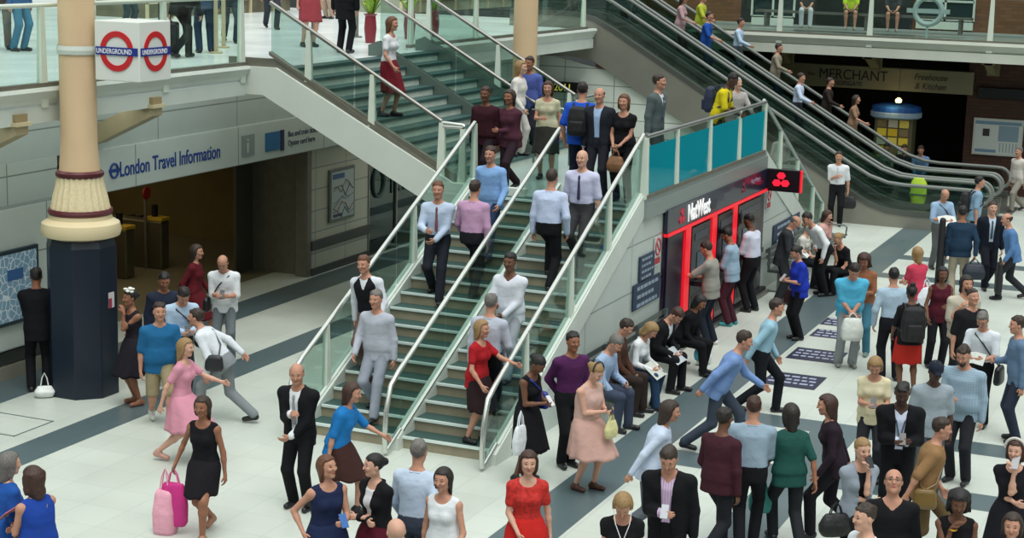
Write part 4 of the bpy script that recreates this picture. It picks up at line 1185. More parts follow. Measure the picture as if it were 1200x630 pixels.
# ------------------------------------------------------------------ cash machine front
yf = YR - .03
t = empty('cash_machine_front', (25.55, yf, 0)); tag(t, 'dark blue bank front with NatWest lettering and red bars along the stair wall', 'cash machine front')
M_navy = mat('bank_navy', '#161c34', .3, coat=.3); M_bred = mat('bank_red', '#e01828', .35, emit=.55); M_pur = mat('bank_purple', '#221530', .3); M_scr = mat('machine_black', '#15161c', .25)
def lb(name, x0, x1, d0, d1, z0, z1, m, par=t, bev=0.): return boxo(name, (x0 - 25.55, x1 - 25.55, -d1, -d0, z0, z1), m, par, bev)
lb('fascia', 25.55, 31.5, 0, .06, 2.04, 2.42, M_navy)
lb('red_strip', 25.55, 31.5, 0, .08, 1.99, 2.04, M_bred)
lb('back_panel', 25.55, 31.5, 0, .03, .12, 1.99, M_pur)
lb('side_panel', 25.60, 26.35, .03, .06, .12, 1.97, mat('bank_dark_purple', '#191024', .3))
for x in (26.5, 27.98, 29.25): lb('red_bar', x, x + .28, .03, .075, .06, 1.99, M_bred)
lb('plinth', 25.55, 31.7, 0, .16, 0, .07, M_steel_d); lb('plinth_edge', 25.55, 31.7, .0, .10, .07, .12, M_black)
for i, x in enumerate((26.86, 28.34, 29.61)):
    w = 1.02 if i < 2 else 1.5
    m_ = lb('machine', x, x + w, .03, .07, .14, 1.95, M_scr)
    def sb(name, a, b, d0, d1, z0, z1, m): return boxo(name, (x + a - 25.55, x + b - 25.55, -d1, -d0, z0, z1), m, m_)
    sb('screen', .3, w - .3, .07, .08, 1.18, 1.5, mat('machine_screen', '#2c4052', .2, emit=.05))
    sb('header', .15, w - .15, .07, .08, 1.72, 1.84, mat('machine_header', '#3a3d49', .3))
    sb('shelf', .2, w - .2, .07, .22, .94, 1.02, mat('machine_shelf', '#3c3f46', .35, metal=.5))
    sb('keypad', .38, w - .4, .07, .16, 1.02, 1.05, M_steel_d)
    sb('card_slot', w - .27, w - .17, .07, .09, 1.2, 1.32, mat('slot_green', '#48606a', .3))
    sb('lower_panel', .1, w - .1, .07, .075, .25, .8, mat('machine_lower', '#1f2129', .35))
l = t.location
text_obj('lettering', 'NatWest', .40, (26.58, yf - .066, 2.10), (1, 0, 0), (0, 0, 1), mat('bank_letters', '#f0f0f0', .4, emit=.4), t, .006, sx=.82, bold=.006)
text_obj('lettering', 'NatWest', .13, (30.35, yf - .066, 2.25), (1, 0, 0), (0, 0, 1), mat('small_bank_letters', '#9a7a94', .4), t, .004, sx=1.3)
text_obj('lettering', 'Cashline', .11, (30.35, yf - .145, 2.12), (1, 0, 0), (0, 0, 1), mat('small_bank_letters', '#9a7a94', .4), t, .004, sx=1.3) if False else None
def chevrons(x0, z0, r, fpos, par, m):
    for k in range(3):
        a = PI / 2 + k * 2 * PI / 3
        cx, cz = x0 + r * .55 * math.cos(a), z0 + r * .55 * math.sin(a)
        mb = MB(); q = [fpos(cx + r * .52 * math.cos(a + j * PI / 3 + (PI / 6)) , cz + r * .42 * math.sin(a + j * PI / 3 + PI / 6), d) for d in (0, .012) for j in range(6)]
        mb.add(q, [(5, 4, 3, 2, 1, 0), (6, 7, 8, 9, 10, 11)] + [(j, (j + 1) % 6, (j + 1) % 6 + 6, j + 6) for j in range(6)]); mb.build('emblem_cube', m, par)
chevrons(26.28, 2.22, .15, lambda u, v, d: (u - 25.55, -.06 - d, v), t, mat('emblem_red', '#b01434', .4, emit=.3))
chevrons(29.9, 2.24, .11, lambda u, v, d: (u - 25.55, -.06 - d, v), t, mat('emblem_dim', '#7a1436', .4))
t = empty('projecting_sign', (31.55, YR - .38, 2.0)); tag(t, 'small projecting dark sign with glowing red three cube emblem', 'sign')
MB().box(-.05, .05, -.34, .34, .0, .42).build('box', mat('sign_near_black', '#140c14', .35), t, bevel=.01)
chevrons(-.02, .21, .17, lambda u, v, d: (-.05 - d, -u, v), t, mat('emblem_bright', '#e5203a', .4, emit=.8))
MB().box(-.055, .055, -.37, -.34, 0, .42).build('edge_strip', mat('bank_red', '#e01828', .35, emit=.55), t)
# notices on the stair wall
M_notice = mat('notice_navy', '#22364f', .45); M_np = mat('notice_print_white', '#93a3b4', .5)
def notice(x0, x1, z0, z1, label, rows=4, m=M_notice, mp=M_np):
    t = empty('wall_notice', (x0, YR, z0)); tag(t, label, 'sign')
    MB().box(0, x1 - x0, -.035, -.012, 0, z1 - z0).build('panel', m, t)
    H_ = z1 - z0; W_ = x1 - x0
    for k in range(rows):
        mb = MB(); rq = random.Random(int(x0 * 10) + k); xx = W_ * .13; zc_ = H_ * (1 - (k + .62) / rows); hh_ = H_ / rows * .2
        while xx < W_ * (.85 - .12 * (k % 2)):
            w_ = rq.uniform(.05, .12) * (W_ / 1.1 + .3); mb.box(xx, xx + w_, -.038, -.035, zc_ - hh_, zc_ + hh_); xx += w_ + .035
        mb.build('lettering', mp, t)
    return t
notice(24.45, 25.14, 1.46, 1.84, 'small navy notice on the stair wall above the bigger one', 4)
notice(24.2, 25.45, 1.04, 1.44, 'wide navy notice panel on the stair wall beside the bank front', 3)
notice(32.45, 34.5, .78, 1.18, 'navy notice panel on the wall right of the bank front', 3)
for x, lb_ in ((25.28, 'no smoking notice with red ring left of the bank front'), (31.95, 'no smoking notice with red ring right of the bank front')):
    t = empty('no_smoking_notice', (x, YR, 1.58)); tag(t, lb_, 'sign')
    MB().box(-.14, .14, -.03, -.012, 0, .46).build('panel', mat('notice_white2', '#c9cfce', .5), t)
    mb = MB(); mb.tube([(.11 * math.cos(a), -.034, .30 + .13 * math.sin(a)) for a in [i * PI / 10 for i in range(20)]], .014, 5, closed=True); mb.tube([(-.08, -.034, .39), (.08, -.034, .21)], .012, 5); mb.build('ring', mat('ring_red', '#b23440', .5), t)
    MB().box(-.12, .12, -.035, -.03, .03, .13).build('caption_bar', mat('ring_red', '#b23440', .5), t)

# ------------------------------------------------------------------ benches by the wall
def bench(label, x0, x1, y, arm=True):
    t = empty('bench', (x0, y, 0)); tag(t, label, 'bench'); L = x1 - x0
    M_b = mat('bench_metal', '#7d8583', .35, metal=.8)
    for k in range(6): MB().box(0, L, -.22 + k * .075, -.17 + k * .075, .43, .455).build('slat', M_b, t)
    for k in range(3): MB().box(0, L, .235 + k * .02, .255 + k * .02, .52 + k * .12, .60 + k * .12).build('slat', M_b, t)
    n = max(2, int(L / 1.4) + 1)
    for k in range(n):
        x = .1 + (L - .2) * k / (n - 1)
        mb = MB(); mb.box(x - .03, x + .03, -.2, .22, .38, .43); mb.box(x - .03, x + .03, -.02, .06, 0, .4); mb.box(x - .03, x + .03, -.2, .22, 0, .03); mb.box(x - .03, x + .03, .22, .26, .38, .86); mb.build('leg_frame', M_b, t)
        mb = MB(); mb.tube([(x, -.2, .44), (x, -.22, .62), (x, -.15, .66), (x, .22, .66)], .018, 8); mb.build('armrest', M_b, t, smooth=True)
    return t
bench('metal slatted bench along the stair wall left of the bank front', 21.3, 25.6, 7.98)
bench('metal slatted bench by the far wall right of the bank front', 31.7, 36.6, 7.98)

# ------------------------------------------------------------------ escalators
ES = .577; EY0 = 8.0          # incline starts here (y), level below
def ez(y, off=0.): return max(0., (y - EY0)) * ES + off
M_truss = mat('truss_cladding', '#8b8a80', .35, metal=.35, vary=.05, scale=1.5)
M_hand = mat('rubber_handrail', '#6f7470', .45)
M_estep = mat('escalator_step', '#6a716f', .4, metal=.6)
def escalator(x0, label, w=1.35):
    t = empty('escalator', (x0, EY0, 0)); tag(t, label, 'escalator')
    yt = EY0 + (ZU) / ES; y_b = 5.6; yend = yt + 2.2
    zz = lambda y: min(max(0., (y - EY0)) * ES, ZU)
    ys = [y_b, EY0 - .6, EY0 - .2, EY0 + .25, EY0 + .7, yt - .6, yt - .1, yt + .4, yend]
    def zc(y, off):   # softened
        return (zz(y - .35) + zz(y) + zz(y + .35)) / 3 + off
    for sx in (0, w):
        s_ = -1 if sx == 0 else 1
        # cladding: top follows the steps, bottom 1 m lower once clear of the floor
        mb = MB(); topz = [(y, zc(y, .30)) for y in ys]; bot = [(y, max(0, min(zz(y) - .72, ZU - .3))) for y in reversed([y_b, EY0, EY0 + 1.25] + ys[5:])]
        mb.prism(topz + bot, lambda u, v, q: (q, u - EY0, v), sx - .10 if s_ < 0 else sx - .02, sx + .02 if s_ < 0 else sx + .10)
        mb.build('side_cladding', M_truss, t)
        mb = MB(); mb.prism([(y, zc(y, .30)) for y in ys] + [(y, zc(y, .42)) for y in reversed(ys)], lambda u, v, q: (q, u - EY0, v), sx - .12, sx + .12); mb.build('skirt_cap', mat('skirt_dark', '#5c5f5a', .35, metal=.4), t)
        # glass
        mb = MB(); q = [(y_b + .25, .42), (y_b + .1, .7), (y_b + .25, .98)] + [(y, zc(y, .98)) for y in ys[1:]] + [(y, zc(y, .42)) for y in reversed(ys[1:])]
        mb.prism(q, lambda u, v, r: (r, u - EY0, v), sx - .008, sx + .008); mb.build('glass_panel', M_glass2, t)
        # moving handrail with rounded newel
        pts = [(sx, y_b + .5 - EY0, .46)] + [(sx, y_b + .27 - .29 * math.cos(q) - EY0, .74 + .28 * math.sin(q)) for q in [-1.3 + k * .325 for k in range(9)]] + [(sx, y - EY0, zc(y, 1.02)) for y in [y_b + .35] + ys[1:]]
        mb = MB(); mb.tube(pts, .045, 10); mb.build('handrail', M_hand, t, smooth=True)
    mb = MB(); n = int((yt - EY0) / .36)
    for i in range(n + 1):
        y = EY0 + i * .36; mb.box(.1, w - .1, y - EY0, y - EY0 + .40, max(0, i * .36 * ES - .15), (i + 1) * .36 * ES - .02)
    mb.build('steps', M_estep, t)
    MB().box(.05, w - .05, y_b - EY0 - .3, 0.05, 0, .03).build('comb_plate', M_steel_d, t)
    MB().box(.05, w - .05, yt - EY0, yend - EY0, ZU - .1, ZU).build('top_plate', M_steel_d, t)
    return t
EX = 41.0
escalator(EX, 'nearest escalator with grey side cladding rising to the upper left')
escalator(EX + 1.75, 'middle escalator of the three between glass sides')
escalator(EX + 3.5, 'farthest escalator of the three, close to the dark arcade')
# tiled wall below the escalator and the wall under the concourse
mb = MB(); mb.prism([(8.3, 0), (8.3, .0), (EY0 + (ZU) / ES - .6, ZU - 1.05), (18.6, ZU - .3), (18.6, 0)], lambda u, v, q: (q, u, v), EX + .0, EX + .06)
struct(mb.build('wall_escalator', M_wallp_y))
# hi-vis bottle/jacket seen through the escalator glass
t = empty('safety_jacket', (42.35, 7.3, .0)); tag(t, 'bright yellow green safety vest seen through the escalator glass', 'vest')
S_ = Shape(); S_.loft(np.eye(4), [(.35, .10, .15), (.6, .12, .20), (.9, .12, .2), (1.05, .07, .14)]); S_.cut(lambda P: .07 - np.linalg.norm(P - V3(.04, 0, 1.08), axis=-1)); sdf_obj('vest_cloth', [S_.mesh(.02)], mat('safety_yellow', '#a9c832', .7), t)
MB().box(-.125, .125, -.205, .205, .62, .66).build('reflective_band', M_steel, t)
# little dark departure sign on the tiled wall
t = empty('led_sign', (37.5, 13.2, 1.9)); tag(t, 'small black sign with yellow lit characters on the tiled wall behind the landing', 'sign')
p = aty(660, 102, 13.2)
q_ = atx(662, 102, EX - .08); t.location = (EX - .085, q_[1], q_[2] - .14)
MB().box(0, .08, -.42, .42, 0, .27).build('box', M_black, t)
l = t.location
text_obj('lettering', '2011', .27, (l[0] - .005, l[1] + .30, l[2] + .04), (0, -1, 0), (0, 0, 1), mat('led_yellow', '#d2c24a', .4, emit=.7), t, .002, sx=.9)


# ------------------------------------------------------------------ right hand upper gallery
GX = 46.0; ZG = ZU - .10
struct(boxo('floor_gallery', (GX, 56, -6, 16.3, ZG - .45, ZG - .10), mat('gallery_floor', '#8d938e', .3, vary=.05)))
mb = MB()
prof = [(0, ZG - .04), (-.12, ZG - .04), (-.14, ZG - .12), (-.05, ZG - .26), (0, ZG - .30)]
mb.prism(prof, lambda u, v, q: (GX + u, q, v), -6, 16.3); mb.box(GX - .08, GX + .1, -6, 16.3, ZG - .56, ZG - .32); struct(mb.build('trim_8', mat('gallery_edge', '#c4c9bd', .5, vary=.05, scale=2)))
gp = [15.2 - y for y in (11.95, 9.5, 6.38, 3.3)]
balustrade('glass gallery balustrade above the arcade on the right', (GX - .02, 15.2, ZG - .05), (GX - .02, -2, ZG - .05), gp, top=1.15, glass=M_glass, railm=M_steel_d, post_w=.10, post_drop=.25)
M_gb = mat('olive_cream_iron', '#6f6849', .55, vary=.1, scale=6)
bq = None
for i, y in enumerate((11.95, 9.5, 6.38)):
    t = empty('gallery_bracket', (GX, y, ZG - .56)); tag(t, ['pierced iron bracket under the gallery, nearest the escalators', 'pierced iron bracket under the gallery above the MERCHANT sign', 'pierced iron bracket under the gallery at the brick pier'][i], 'bracket')
    mb = MB(); mb.prism([(0, 0), (0, -.06), (.9, -.36), (1.05, -.36), (.95, -.26), (.12, 0)], lambda u, v, q: (u, q, v), -.10, .10); mb.build('curved_rib', M_gb, t)
    mb = MB(); mb.box(.98, 1.12, -.16, .16, -.40, .0); mb.box(0, 1.1, -.16, .16, -.06, .0)
    for k in range(5): mb.box(.22 + k * .17, .27 + k * .17, -.05, .05, -.09 - k * .05, -.04)
    mb.build('lattice', M_gb, t)
# arcade wall below
BX = 48.0
M_brick = panel_mat('dark_brown_brick', '#3c2015', .34, .1, 'yz', mortar='#2a1b14', ms=.008, rough=.7, off=.5, col2='#4a2a1b')
M_brick2 = panel_mat('warm_brick', '#7a5236', .34, .1, 'yz', mortar='#5e4634', ms=.008, rough=.7, off=.5, col2='#6a442c')
struct(boxo('wall_arcade_pier', (BX, BX + .4, -6, 7.15, 0, ZU - .45), M_brick))
struct(boxo('wall_arcade_far', (BX, BX + .4, 13.6, 18, 0, ZU - .45), M_brick))
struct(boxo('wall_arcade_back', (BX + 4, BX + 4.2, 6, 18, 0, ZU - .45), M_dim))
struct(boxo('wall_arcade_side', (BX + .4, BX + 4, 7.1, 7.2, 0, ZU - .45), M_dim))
t = empty('pub_sign', (BX - .12, 13.6, 2.68)); tag(t, 'long olive grey sign board reading MERCHANT with Freehouse and Kitchen', 'sign')
MB().box(0, .2, -6.6, 0, 0, .62).build('board', mat('sign_olive', '#7f7b60', .5, vary=.05, scale=3), t, bevel=.02)
M_sl = mat('sign_black', '#15130f', .5)
l = t.location
zz_ = lambda dz: l[2] + dz
text_obj('lettering', 'MERCHANT', .40, (l[0] - .01, 11.25, zz_(.24)), (0, -1, 0), (0, 0, 1), M_sl, t, .004, sx=.90)
text_obj('lettering', 'BISHOPSGATE', .17, (l[0] - .01, 11.0, zz_(.07)), (0, -1, 0), (0, 0, 1), M_sl, t, .004, sx=.92)
text_obj('lettering', 'The', .14, (l[0] - .01, 11.58, zz_(.30)), (0, -1, 0), (0, 0, 1), M_sl, t, .004)
text_obj('lettering', 'Freehouse', .25, (l[0] - .01, 8.6, zz_(.34)), (0, -1, 0), (-.0, -.25, 1), M_sl, t, .004, sx=.85)
text_obj('lettering', '& Kitchen', .25, (l[0] - .01, 8.57, zz_(.09)), (0, -1, 0), (-.0, -.25, 1), M_sl, t, .004, sx=.85)
t = empty('display_board', (BX - .08, 6.25, 1.08)); tag(t, 'white framed timetable board on the brown brick pier', 'board')
MB().box(0, .08, -.66, .66, 0, 1.0).build('frame', mat('board_frame', '#b9bdb6', .4), t, bevel=.01)
MB().box(-.005, 0, -.61, .61, .05, .95).build('sheet', mat('board_sheet', '#c4cac6', .5), t)
MB().box(-.01, -.005, -.61, .61, .84, .93).build('header', mat('board_blue', '#6c8ba0', .5), t)
MB().box(-.01, -.005, .22, .40, .52, .72).build('picture', mat('board_photo', '#33302e', .5), t)
MB().box(-.01, -.005, -.55, -.02, .40, .82).build('map_panel', mat('board_map', '#7f95a4', .5), t)
MB().box(-.01, -.005, .02, .58, .08, .16).build('footer', mat('board_blue', '#6c8ba0', .5), t)
for k in range(6): MB().box(-.01, -.005, -.52 + k * .085, -.49 + k * .085, .1, .36).build('column_rule', mat('board_rule', '#8c9ba0', .5), t)
t = empty('dark_display', (BX - .12, 6.2, 2.62)); tag(t, 'switched off dark display panel above the timetable board', 'display')
MB().box(0, .14, -.66, .66, 0, .30).build('housing', mat('display_dark', '#0c1216', .3), t, bevel=.02)
for y in (-.56, .56): 
    for z in (.06, .22): MB().box(-.01, 0, y - .02, y + .02, z - .01, z + .02).build('lamp', mat('display_lamp', '#27323a', .3), t)
# kiosk
t = empty('newspaper_kiosk', (47.75, atx(1047, 180, 47.75)[1], 0)); tag(t, 'small kiosk with blue and white roof and yellow display boxes in the arcade', 'kiosk')
MB().box(-.3, .3, -.52, .52, 0, 1.95).build('cabinet', mat('kiosk_olive', '#6a6448', .5), t, bevel=.02)
MB().lathe([(.62, 1.95), (.70, 2.0), (.70, 2.12), (.62, 2.16)], n=24).build('roof_band', mat('kiosk_white', '#9fb6c9', .5), t)
MB().lathe([(.68, 2.14), (.66, 2.28), (.4, 2.34)], n=24).build('roof', mat('kiosk_blue', '#1f56a0', .45), t)
rr = random.Random(4)
for a in range(3):
    for k in range(5):
        y = -.42 + a * .30; z = .75 + k * .24
        c = ('#c9a92a', '#b8b49a', '#d0b83a', '#7a6a48', '#cdbb55')[(a * 2 + k) % 5]
        MB().box(-.33, -.30, y, y + .25, z, z + .2).build('display_box', mat('kiosk_box_' + c[1:], c, .5, emit=.15), t)
kl = bpy.data.lights.new('kiosk_lamp', 'POINT'); kl.energy = 6; kl.color = (1, .8, .4); kl.shadow_soft_size = .15
ko = bpy.data.objects.new('kiosk_lamp', kl); COL.objects.link(ko); ko.location = (47.0, t.location[1], 2.4)
t = empty('hanging_lamp', (47.1, atx(1053, 118, 47.1)[1], atx(1053, 118, 47.1)[2])); tag(t, 'small glowing orange lamp hanging over the kiosk', 'lamp')
MB().lathe([(.02, -.06), (.08, -.04), (.09, .02), (.03, .08)], n=16).build('shade', mat('lamp_glow', '#ffcf7a', .4, emit=6), t, smooth=True); MB().lathe([(.006, .08), (.006, 1.0)], n=6).build('cord', M_black, t)

# gallery back wall with windows
WX = 50.5
struct(boxo('wall_gallery_back', (WX, WX + .3, -6, 20, ZU - .1, 9), M_brick2))
def gwin(y0, y1, z0, name, label=None):
    mb = MB(); x = WX - .05
    nyy = max(2, int((y1 - y0) / .55)); 
    mb.box(x - .03, x + .03, y0, y1, z0 - .25, z0); 
    for k in range(nyy + 1):
        y = y0 + (y1 - y0) * k / nyy; mb.box(x - .03, x + .02, y - .03, y + .03, z0, z0 + 2.6)
    for z in (z0, z0 + .55, z0 + 1.1, z0 + 1.65, z0 + 2.2, z0 + 2.6): mb.box(x - .03, x + .02, y0, y1, z - .03, z + .03)
    struct(mb.build(name + '_frame', M_white)); struct(boxo(name, (x, x + .03, y0, y1, z0, z0 + 2.6), mat('gallery_pane', '#2b3a3c', .15)))
gwin(atx(885, 10, WX)[1] - 1.2, atx(882, 10, WX)[1], ZU + .1, 'window_2')
gwin(atx(1142, 10, WX)[1], atx(1075, 10, WX)[1], ZU + .2, 'window_3')
struct(boxo('trim_9', (WX - .03, WX, atx(1070, 10, WX)[1], atx(892, 10, WX)[1] + .6, ZU - .1, 8), mat('gallery_dark_shop', '#262a2a', .4, vary=.3, scale=1.2)))
t = empty('ring_sign', (GX + 2.2, atx(1088, 13, GX + 2.2)[1], atx(1088, 13, GX + 2.2)[2])); tag(t, 'large pale ring shaped sign with a cross bar behind the gallery glass', 'sign')
mb = MB(); mb.tube([(0, .36 * math.cos(a), .36 * math.sin(a)) for a in [i * PI / 16 for i in range(32)]], .075, 8, closed=True); mb.build('ring', mat('ring_pale', '#9fb0b0', .4), t, smooth=True)
MB().box(-.05, .03, -.58, .58, -.06, .06).build('bar', mat('ring_pale', '#9fb0b0', .4), t); MB().box(-.02, .02, -.03, .03, -.75, -.4).build('foot', mat('ring_pale', '#9fb0b0', .4), t)

# ------------------------------------------------------------------ upper concourse background
struct(boxo('wall_upper_far', (8, 60, 60, 60.3, ZU, 12), mat('far_hall_wall', '#7d7f72', .8, vary=.3, scale=.3)))
M_shopd = mat('shopfront_dark', '#2a2f2c', .5, vary=.3, scale=1.5)
def shop(x0, x1, y, m, name, label, z1=3.2, sign=None, signc='#c9b98a'):
    t = empty(name, (x0, y, ZU)); tag(t, label, 'shop')
    w = x1 - x0
    MB().box(0, w, 0, 1.5, 0, z1).build('shopfront', m, t)
    MB().box(-.05, w + .05, -.15, 0, z1 - .6, z1).build('fascia', mat('shop_fascia_' + signc[1:], signc, .5), t)
    mb = MB()
    for k in range(int(w / 1.2) + 1): mb.box(k * 1.2, k * 1.2 + .07, -.06, 0, 0, z1 - .6)
    mb.box(0, w, -.06, 0, .35, .45); mb.build('mullions', M_cream, t)
    mb = MB(); rr = random.Random(int(x0 * 7))
    for k in range(int(w / .35)): 
        h_ = rr.uniform(.4, 1.6); mb.box(k * .35 + .05, k * .35 + .3, -.03, 0, .5, .5 + h_)
    mb.build('window_display', mat('display_mix_' + str(int(x0)), rr.choice(['#8d8a6a', '#6d7f86', '#95745a', '#a09a80']), .6, vary=.4, scale=6), t)
    return t
shop(19, 25, 24.0, mat('shop_green', '#3f5246', .5, vary=.2, scale=2), 'shop_kiosk', 'green fronted kiosk on the upper concourse at the far left')
shop(27.5, 33.5, 31, M_shopd, 'shop_kiosk', 'dark kiosk on the upper concourse behind the white floor', signc='#b5a578')
shop(36, 43, 25.5, mat('shop_brown', '#6a6450', .5, vary=.3, scale=2), 'shop_kiosk', 'olive brown kiosk on the upper concourse above the wide stairs', signc='#c9bf98')
shop(44, 52, 22.5, mat('shop_pale', '#9aa08c', .5, vary=.2, scale=2), 'shop_kiosk', 'pale kiosk on the upper concourse near the second column', signc='#b9b78f')
# flower stall
def flowers(x, y, label, c, s=1.):
    t = empty('flower_vase', (x, y, ZU)); tag(t, label, 'flowers')
    MB().lathe([(.10, 0), (.13, .3), (.11, .55), (.15, .6)], n=16).build('vase', mat('vase_red', '#7a2430', .4), t, smooth=True)
    rr = random.Random(int(x * 10)); mb = MB(); mg = MB()
    for k in range(60):
        a = rr.uniform(0, 2 * PI); r = rr.uniform(0, .28) * s; z = .75 + rr.uniform(0, .35) * s
        e = Vector((r * math.cos(a), r * math.sin(a), z)); b = Vector((0, 0, .5)); d = (e - b).cross(Vector((0, 0, 1))); d = d.normalized() * .035 if d.length > 1e-4 else Vector((.035, 0, 0))
        mb.add([b - d * .3, b + d * .3, e + d, e - d, e + (e - b).normalized() * .09], [(0, 1, 2, 4, 3)])
        if k % 3 == 0: mg.lathe([(.01, -.03), (.045, 0), (.01, .03)], c=tuple(e + (e - b).normalized() * .05), n=8)
    mb.build('leaves', mat('flower_leaf', '#7fa52e', .6, vary=.2), t); mg.build('blossoms', mat('blossom_' + c[1:], c, .6), t)
for (px, py, lb_, c) in ((434, 36, 'red vase with yellow green bouquet above the wide stairs', '#d8d23a'), (508, 38, 'vase of yellow green flowers behind the right stair glass', '#b9cf3a'), (480, 30, 'second vase of pale flowers beside the stair head', '#d9d2c8')):
    g = atz(px, py, ZU); 
    g = ray(px, py); P0 = V3(0, 0, EYE); tt = (16.9 - 0) / g[1]; q = P0 + g * tt
    flowers(q[0], q[1], lb_, c, .8)
# slim mullion posts of the upper glass doors
M_pc = mat('post_cream_dark', '#b7a98a', .4)
for i, (px, y) in enumerate(((253, 17.5), (262, 18.2), (367, 17.3), (418, 18.0))):
    d = ray(px, 40); q = V3(0, 0, EYE) + d * (y / d[1])
    t = empty('barrier_post', (q[0], q[1], ZU)); tag(t, ['slim cream post on the upper floor near the black suitcase', 'second slim cream post beside the first on the upper floor', 'slim steel post at the head of the wide stairs', 'steel post beside the black coat on the upper floor'][i], 'post')
    MB().lathe([(.12, 0), (.12, .03), (.04, .04), (.04, 2.4)], n=14).build('shaft', M_pc if i < 2 else M_steel_d, t)

# ------------------------------------------------------------------ light: daylight through the roof, lamps of the halls, added fill under the balcony
wd = bpy.data.worlds.new('station_daylight'); SC.world = wd; wd.use_nodes = True
nt = wd.node_tree; N = nt.nodes; L = nt.links; bg = N['Background']
tc = N.new('ShaderNodeTexCoord'); sp = N.new('ShaderNodeSeparateXYZ'); L.new(tc.outputs['Generated'], sp.inputs[0])
rp = N.new('ShaderNodeValToRGB'); L.new(sp.outputs['Z'], rp.inputs[0])
e = rp.color_ramp.elements; e[0].position = 0.; e[0].color = (.05, .055, .055, 1); e[1].position = 1.; e[1].color = (1.1, 1.18, 1.16, 1)
e2 = rp.color_ramp.elements.new(.25); e2.color = (.2, .225, .22, 1); e3 = rp.color_ramp.elements.new(.5); e3.color = (1.0, 1.08, 1.05, 1)
L.new(rp.outputs[0], bg.inputs[0]); bg.inputs[1].default_value = 1.05
sun = bpy.data.lights.new('roof_daylight', 'SUN'); so = bpy.data.objects.new('roof_daylight', sun); COL.objects.link(so)
sun.energy = 2.05; sun.angle = .6; sun.color = (1, .99, .95); so.rotation_euler = (Vector((-.35, -.25, 1))).to_track_quat('Z', 'Y').to_euler()
def area(name, loc, sz, en, col, rot=(0, 0, 0)):
    a = bpy.data.lights.new(name, 'AREA'); a.energy = en; a.size = sz[0]; a.size_y = sz[1]; a.shape = 'RECTANGLE'; a.color = col
    o = bpy.data.objects.new(name, a); COL.objects.link(o); o.location = loc; o.rotation_euler = rot
area('added_balcony_fill', (18, 15.9, 4.04), (14, .3), 45, (.95, 1, .95))  # added fill light, no fitting here; brightens wall panels below the balcony
area('added_balcony_fill', (29, 15.9, 4.04), (8, .3), 18, (1, .97, .85))  # second added fill, further along the same wall
area('gate_hall_ceiling_lamp', (24.5, 19.5, 2.58), (6, 2), 34, (1, .82, .5))
area('gate_hall_ceiling_lamp', (26, 22.5, 2.58), (8, 1), 30, (1, .85, .55))
SC.view_settings.view_transform = 'Standard'; SC.view_settings.look = 'None'; SC.view_settings.gamma = 1; SC.view_settings.use_curve_mapping = False
SC.view_settings.exposure = 0.0
# ------------------------------------------------------------------ things people carry
def place_empty(name, p, rz, label, cat, group=None):
    t = empty(name, p, rz); tag(t, label, cat, group); return t
def phone(i, label, hand=-1, col='#101114', up_=.03):
    h = i['hand'][hand]; t = place_empty('phone', h + V3(0, 0, up_), i['heading'], label, 'phone')
    mb = MB(); mb.box(-.005, .005, -.036, .036, -.072, .072, Matrix.Rotation(-.7, 4, 'Y')); mb.build('case', mat('phone_' + col[1:], col, .3), t)
    mb = MB(); mb.box(-.0065, -.005, -.031, .031, -.06, .06, Matrix.Rotation(-.7, 4, 'Y')); mb.build('screen', mat('phone_screen', '#5a6a78', .15), t)
    return t
def paper(i, label, col='#b9bcb6', name='newspaper', s=1., z=.03):
    h = (i['hand'][1] + i['hand'][-1]) / 2 + V3(0, 0, z); t = place_empty(name, h, i['heading'], label, 'newspaper' if name == 'newspaper' else name)
    for q in (1, -1):
        R = Matrix.Rotation(-.9, 4, 'Y') @ Matrix.Rotation(q * .25, 4, 'Z')
        mb = MB(); mb.box(-.003, .003, 0 if q > 0 else -.2 * s, .2 * s if q > 0 else 0, -.14 * s, .15 * s, R); pg = mb.build('page', mat('paper_' + col[1:], col, .8, vary=.05), t)
        mb = MB()
        for k in range(5): mb.box(-.0045, -.003, .02 * q if q > 0 else -.18 * s, .18 * s if q > 0 else -.02, -.11 * s + k * .05 * s, -.08 * s + k * .05 * s, R)
        mb.build('print', mat('print_grey', '#7d807f', .8), pg)
    return t
def bag(i, label, hand=1, col='#d9dddb', w=.30, h=.34, d=.10, name='carrier_bag', cat='bag', at=None, handle=.2, hcol=None):
    p = i['hand'][hand] if at is None else at
    t = place_empty(name, p, i['heading'], label, cat)
    S_ = Shape(); M = np.eye(4)
    S_.loft(M, [(-handle - h, d * .42, w * .40), (-handle - h + .05, d * .55, w * .5), (-handle - h * .5, d * .58, w * .52), (-handle - .04, d * .35, w * .42), (-handle, d * .2, w * .34)], k=0, pw=3)
    sdf_obj('pouch', [S_.mesh(.016)], mat('bag_' + col[1:], col, .55, bump=.7, scale=8, vary=.1, bumpd=.03), t)
    for q in (1, -1):
        mb = MB(); mb.tube([(q * d * .12, -w * .2, -handle - .01), (q * d * .1, -w * .12, -handle * .4), (0, 0, .0), (q * d * .1, w * .12, -handle * .4), (q * d * .12, w * .2, -handle - .01)], .008, 6)
        mb.build('handle', mat('bagh_' + (hcol or col)[1:], hcol or col, .6), t, smooth=True)
    return t
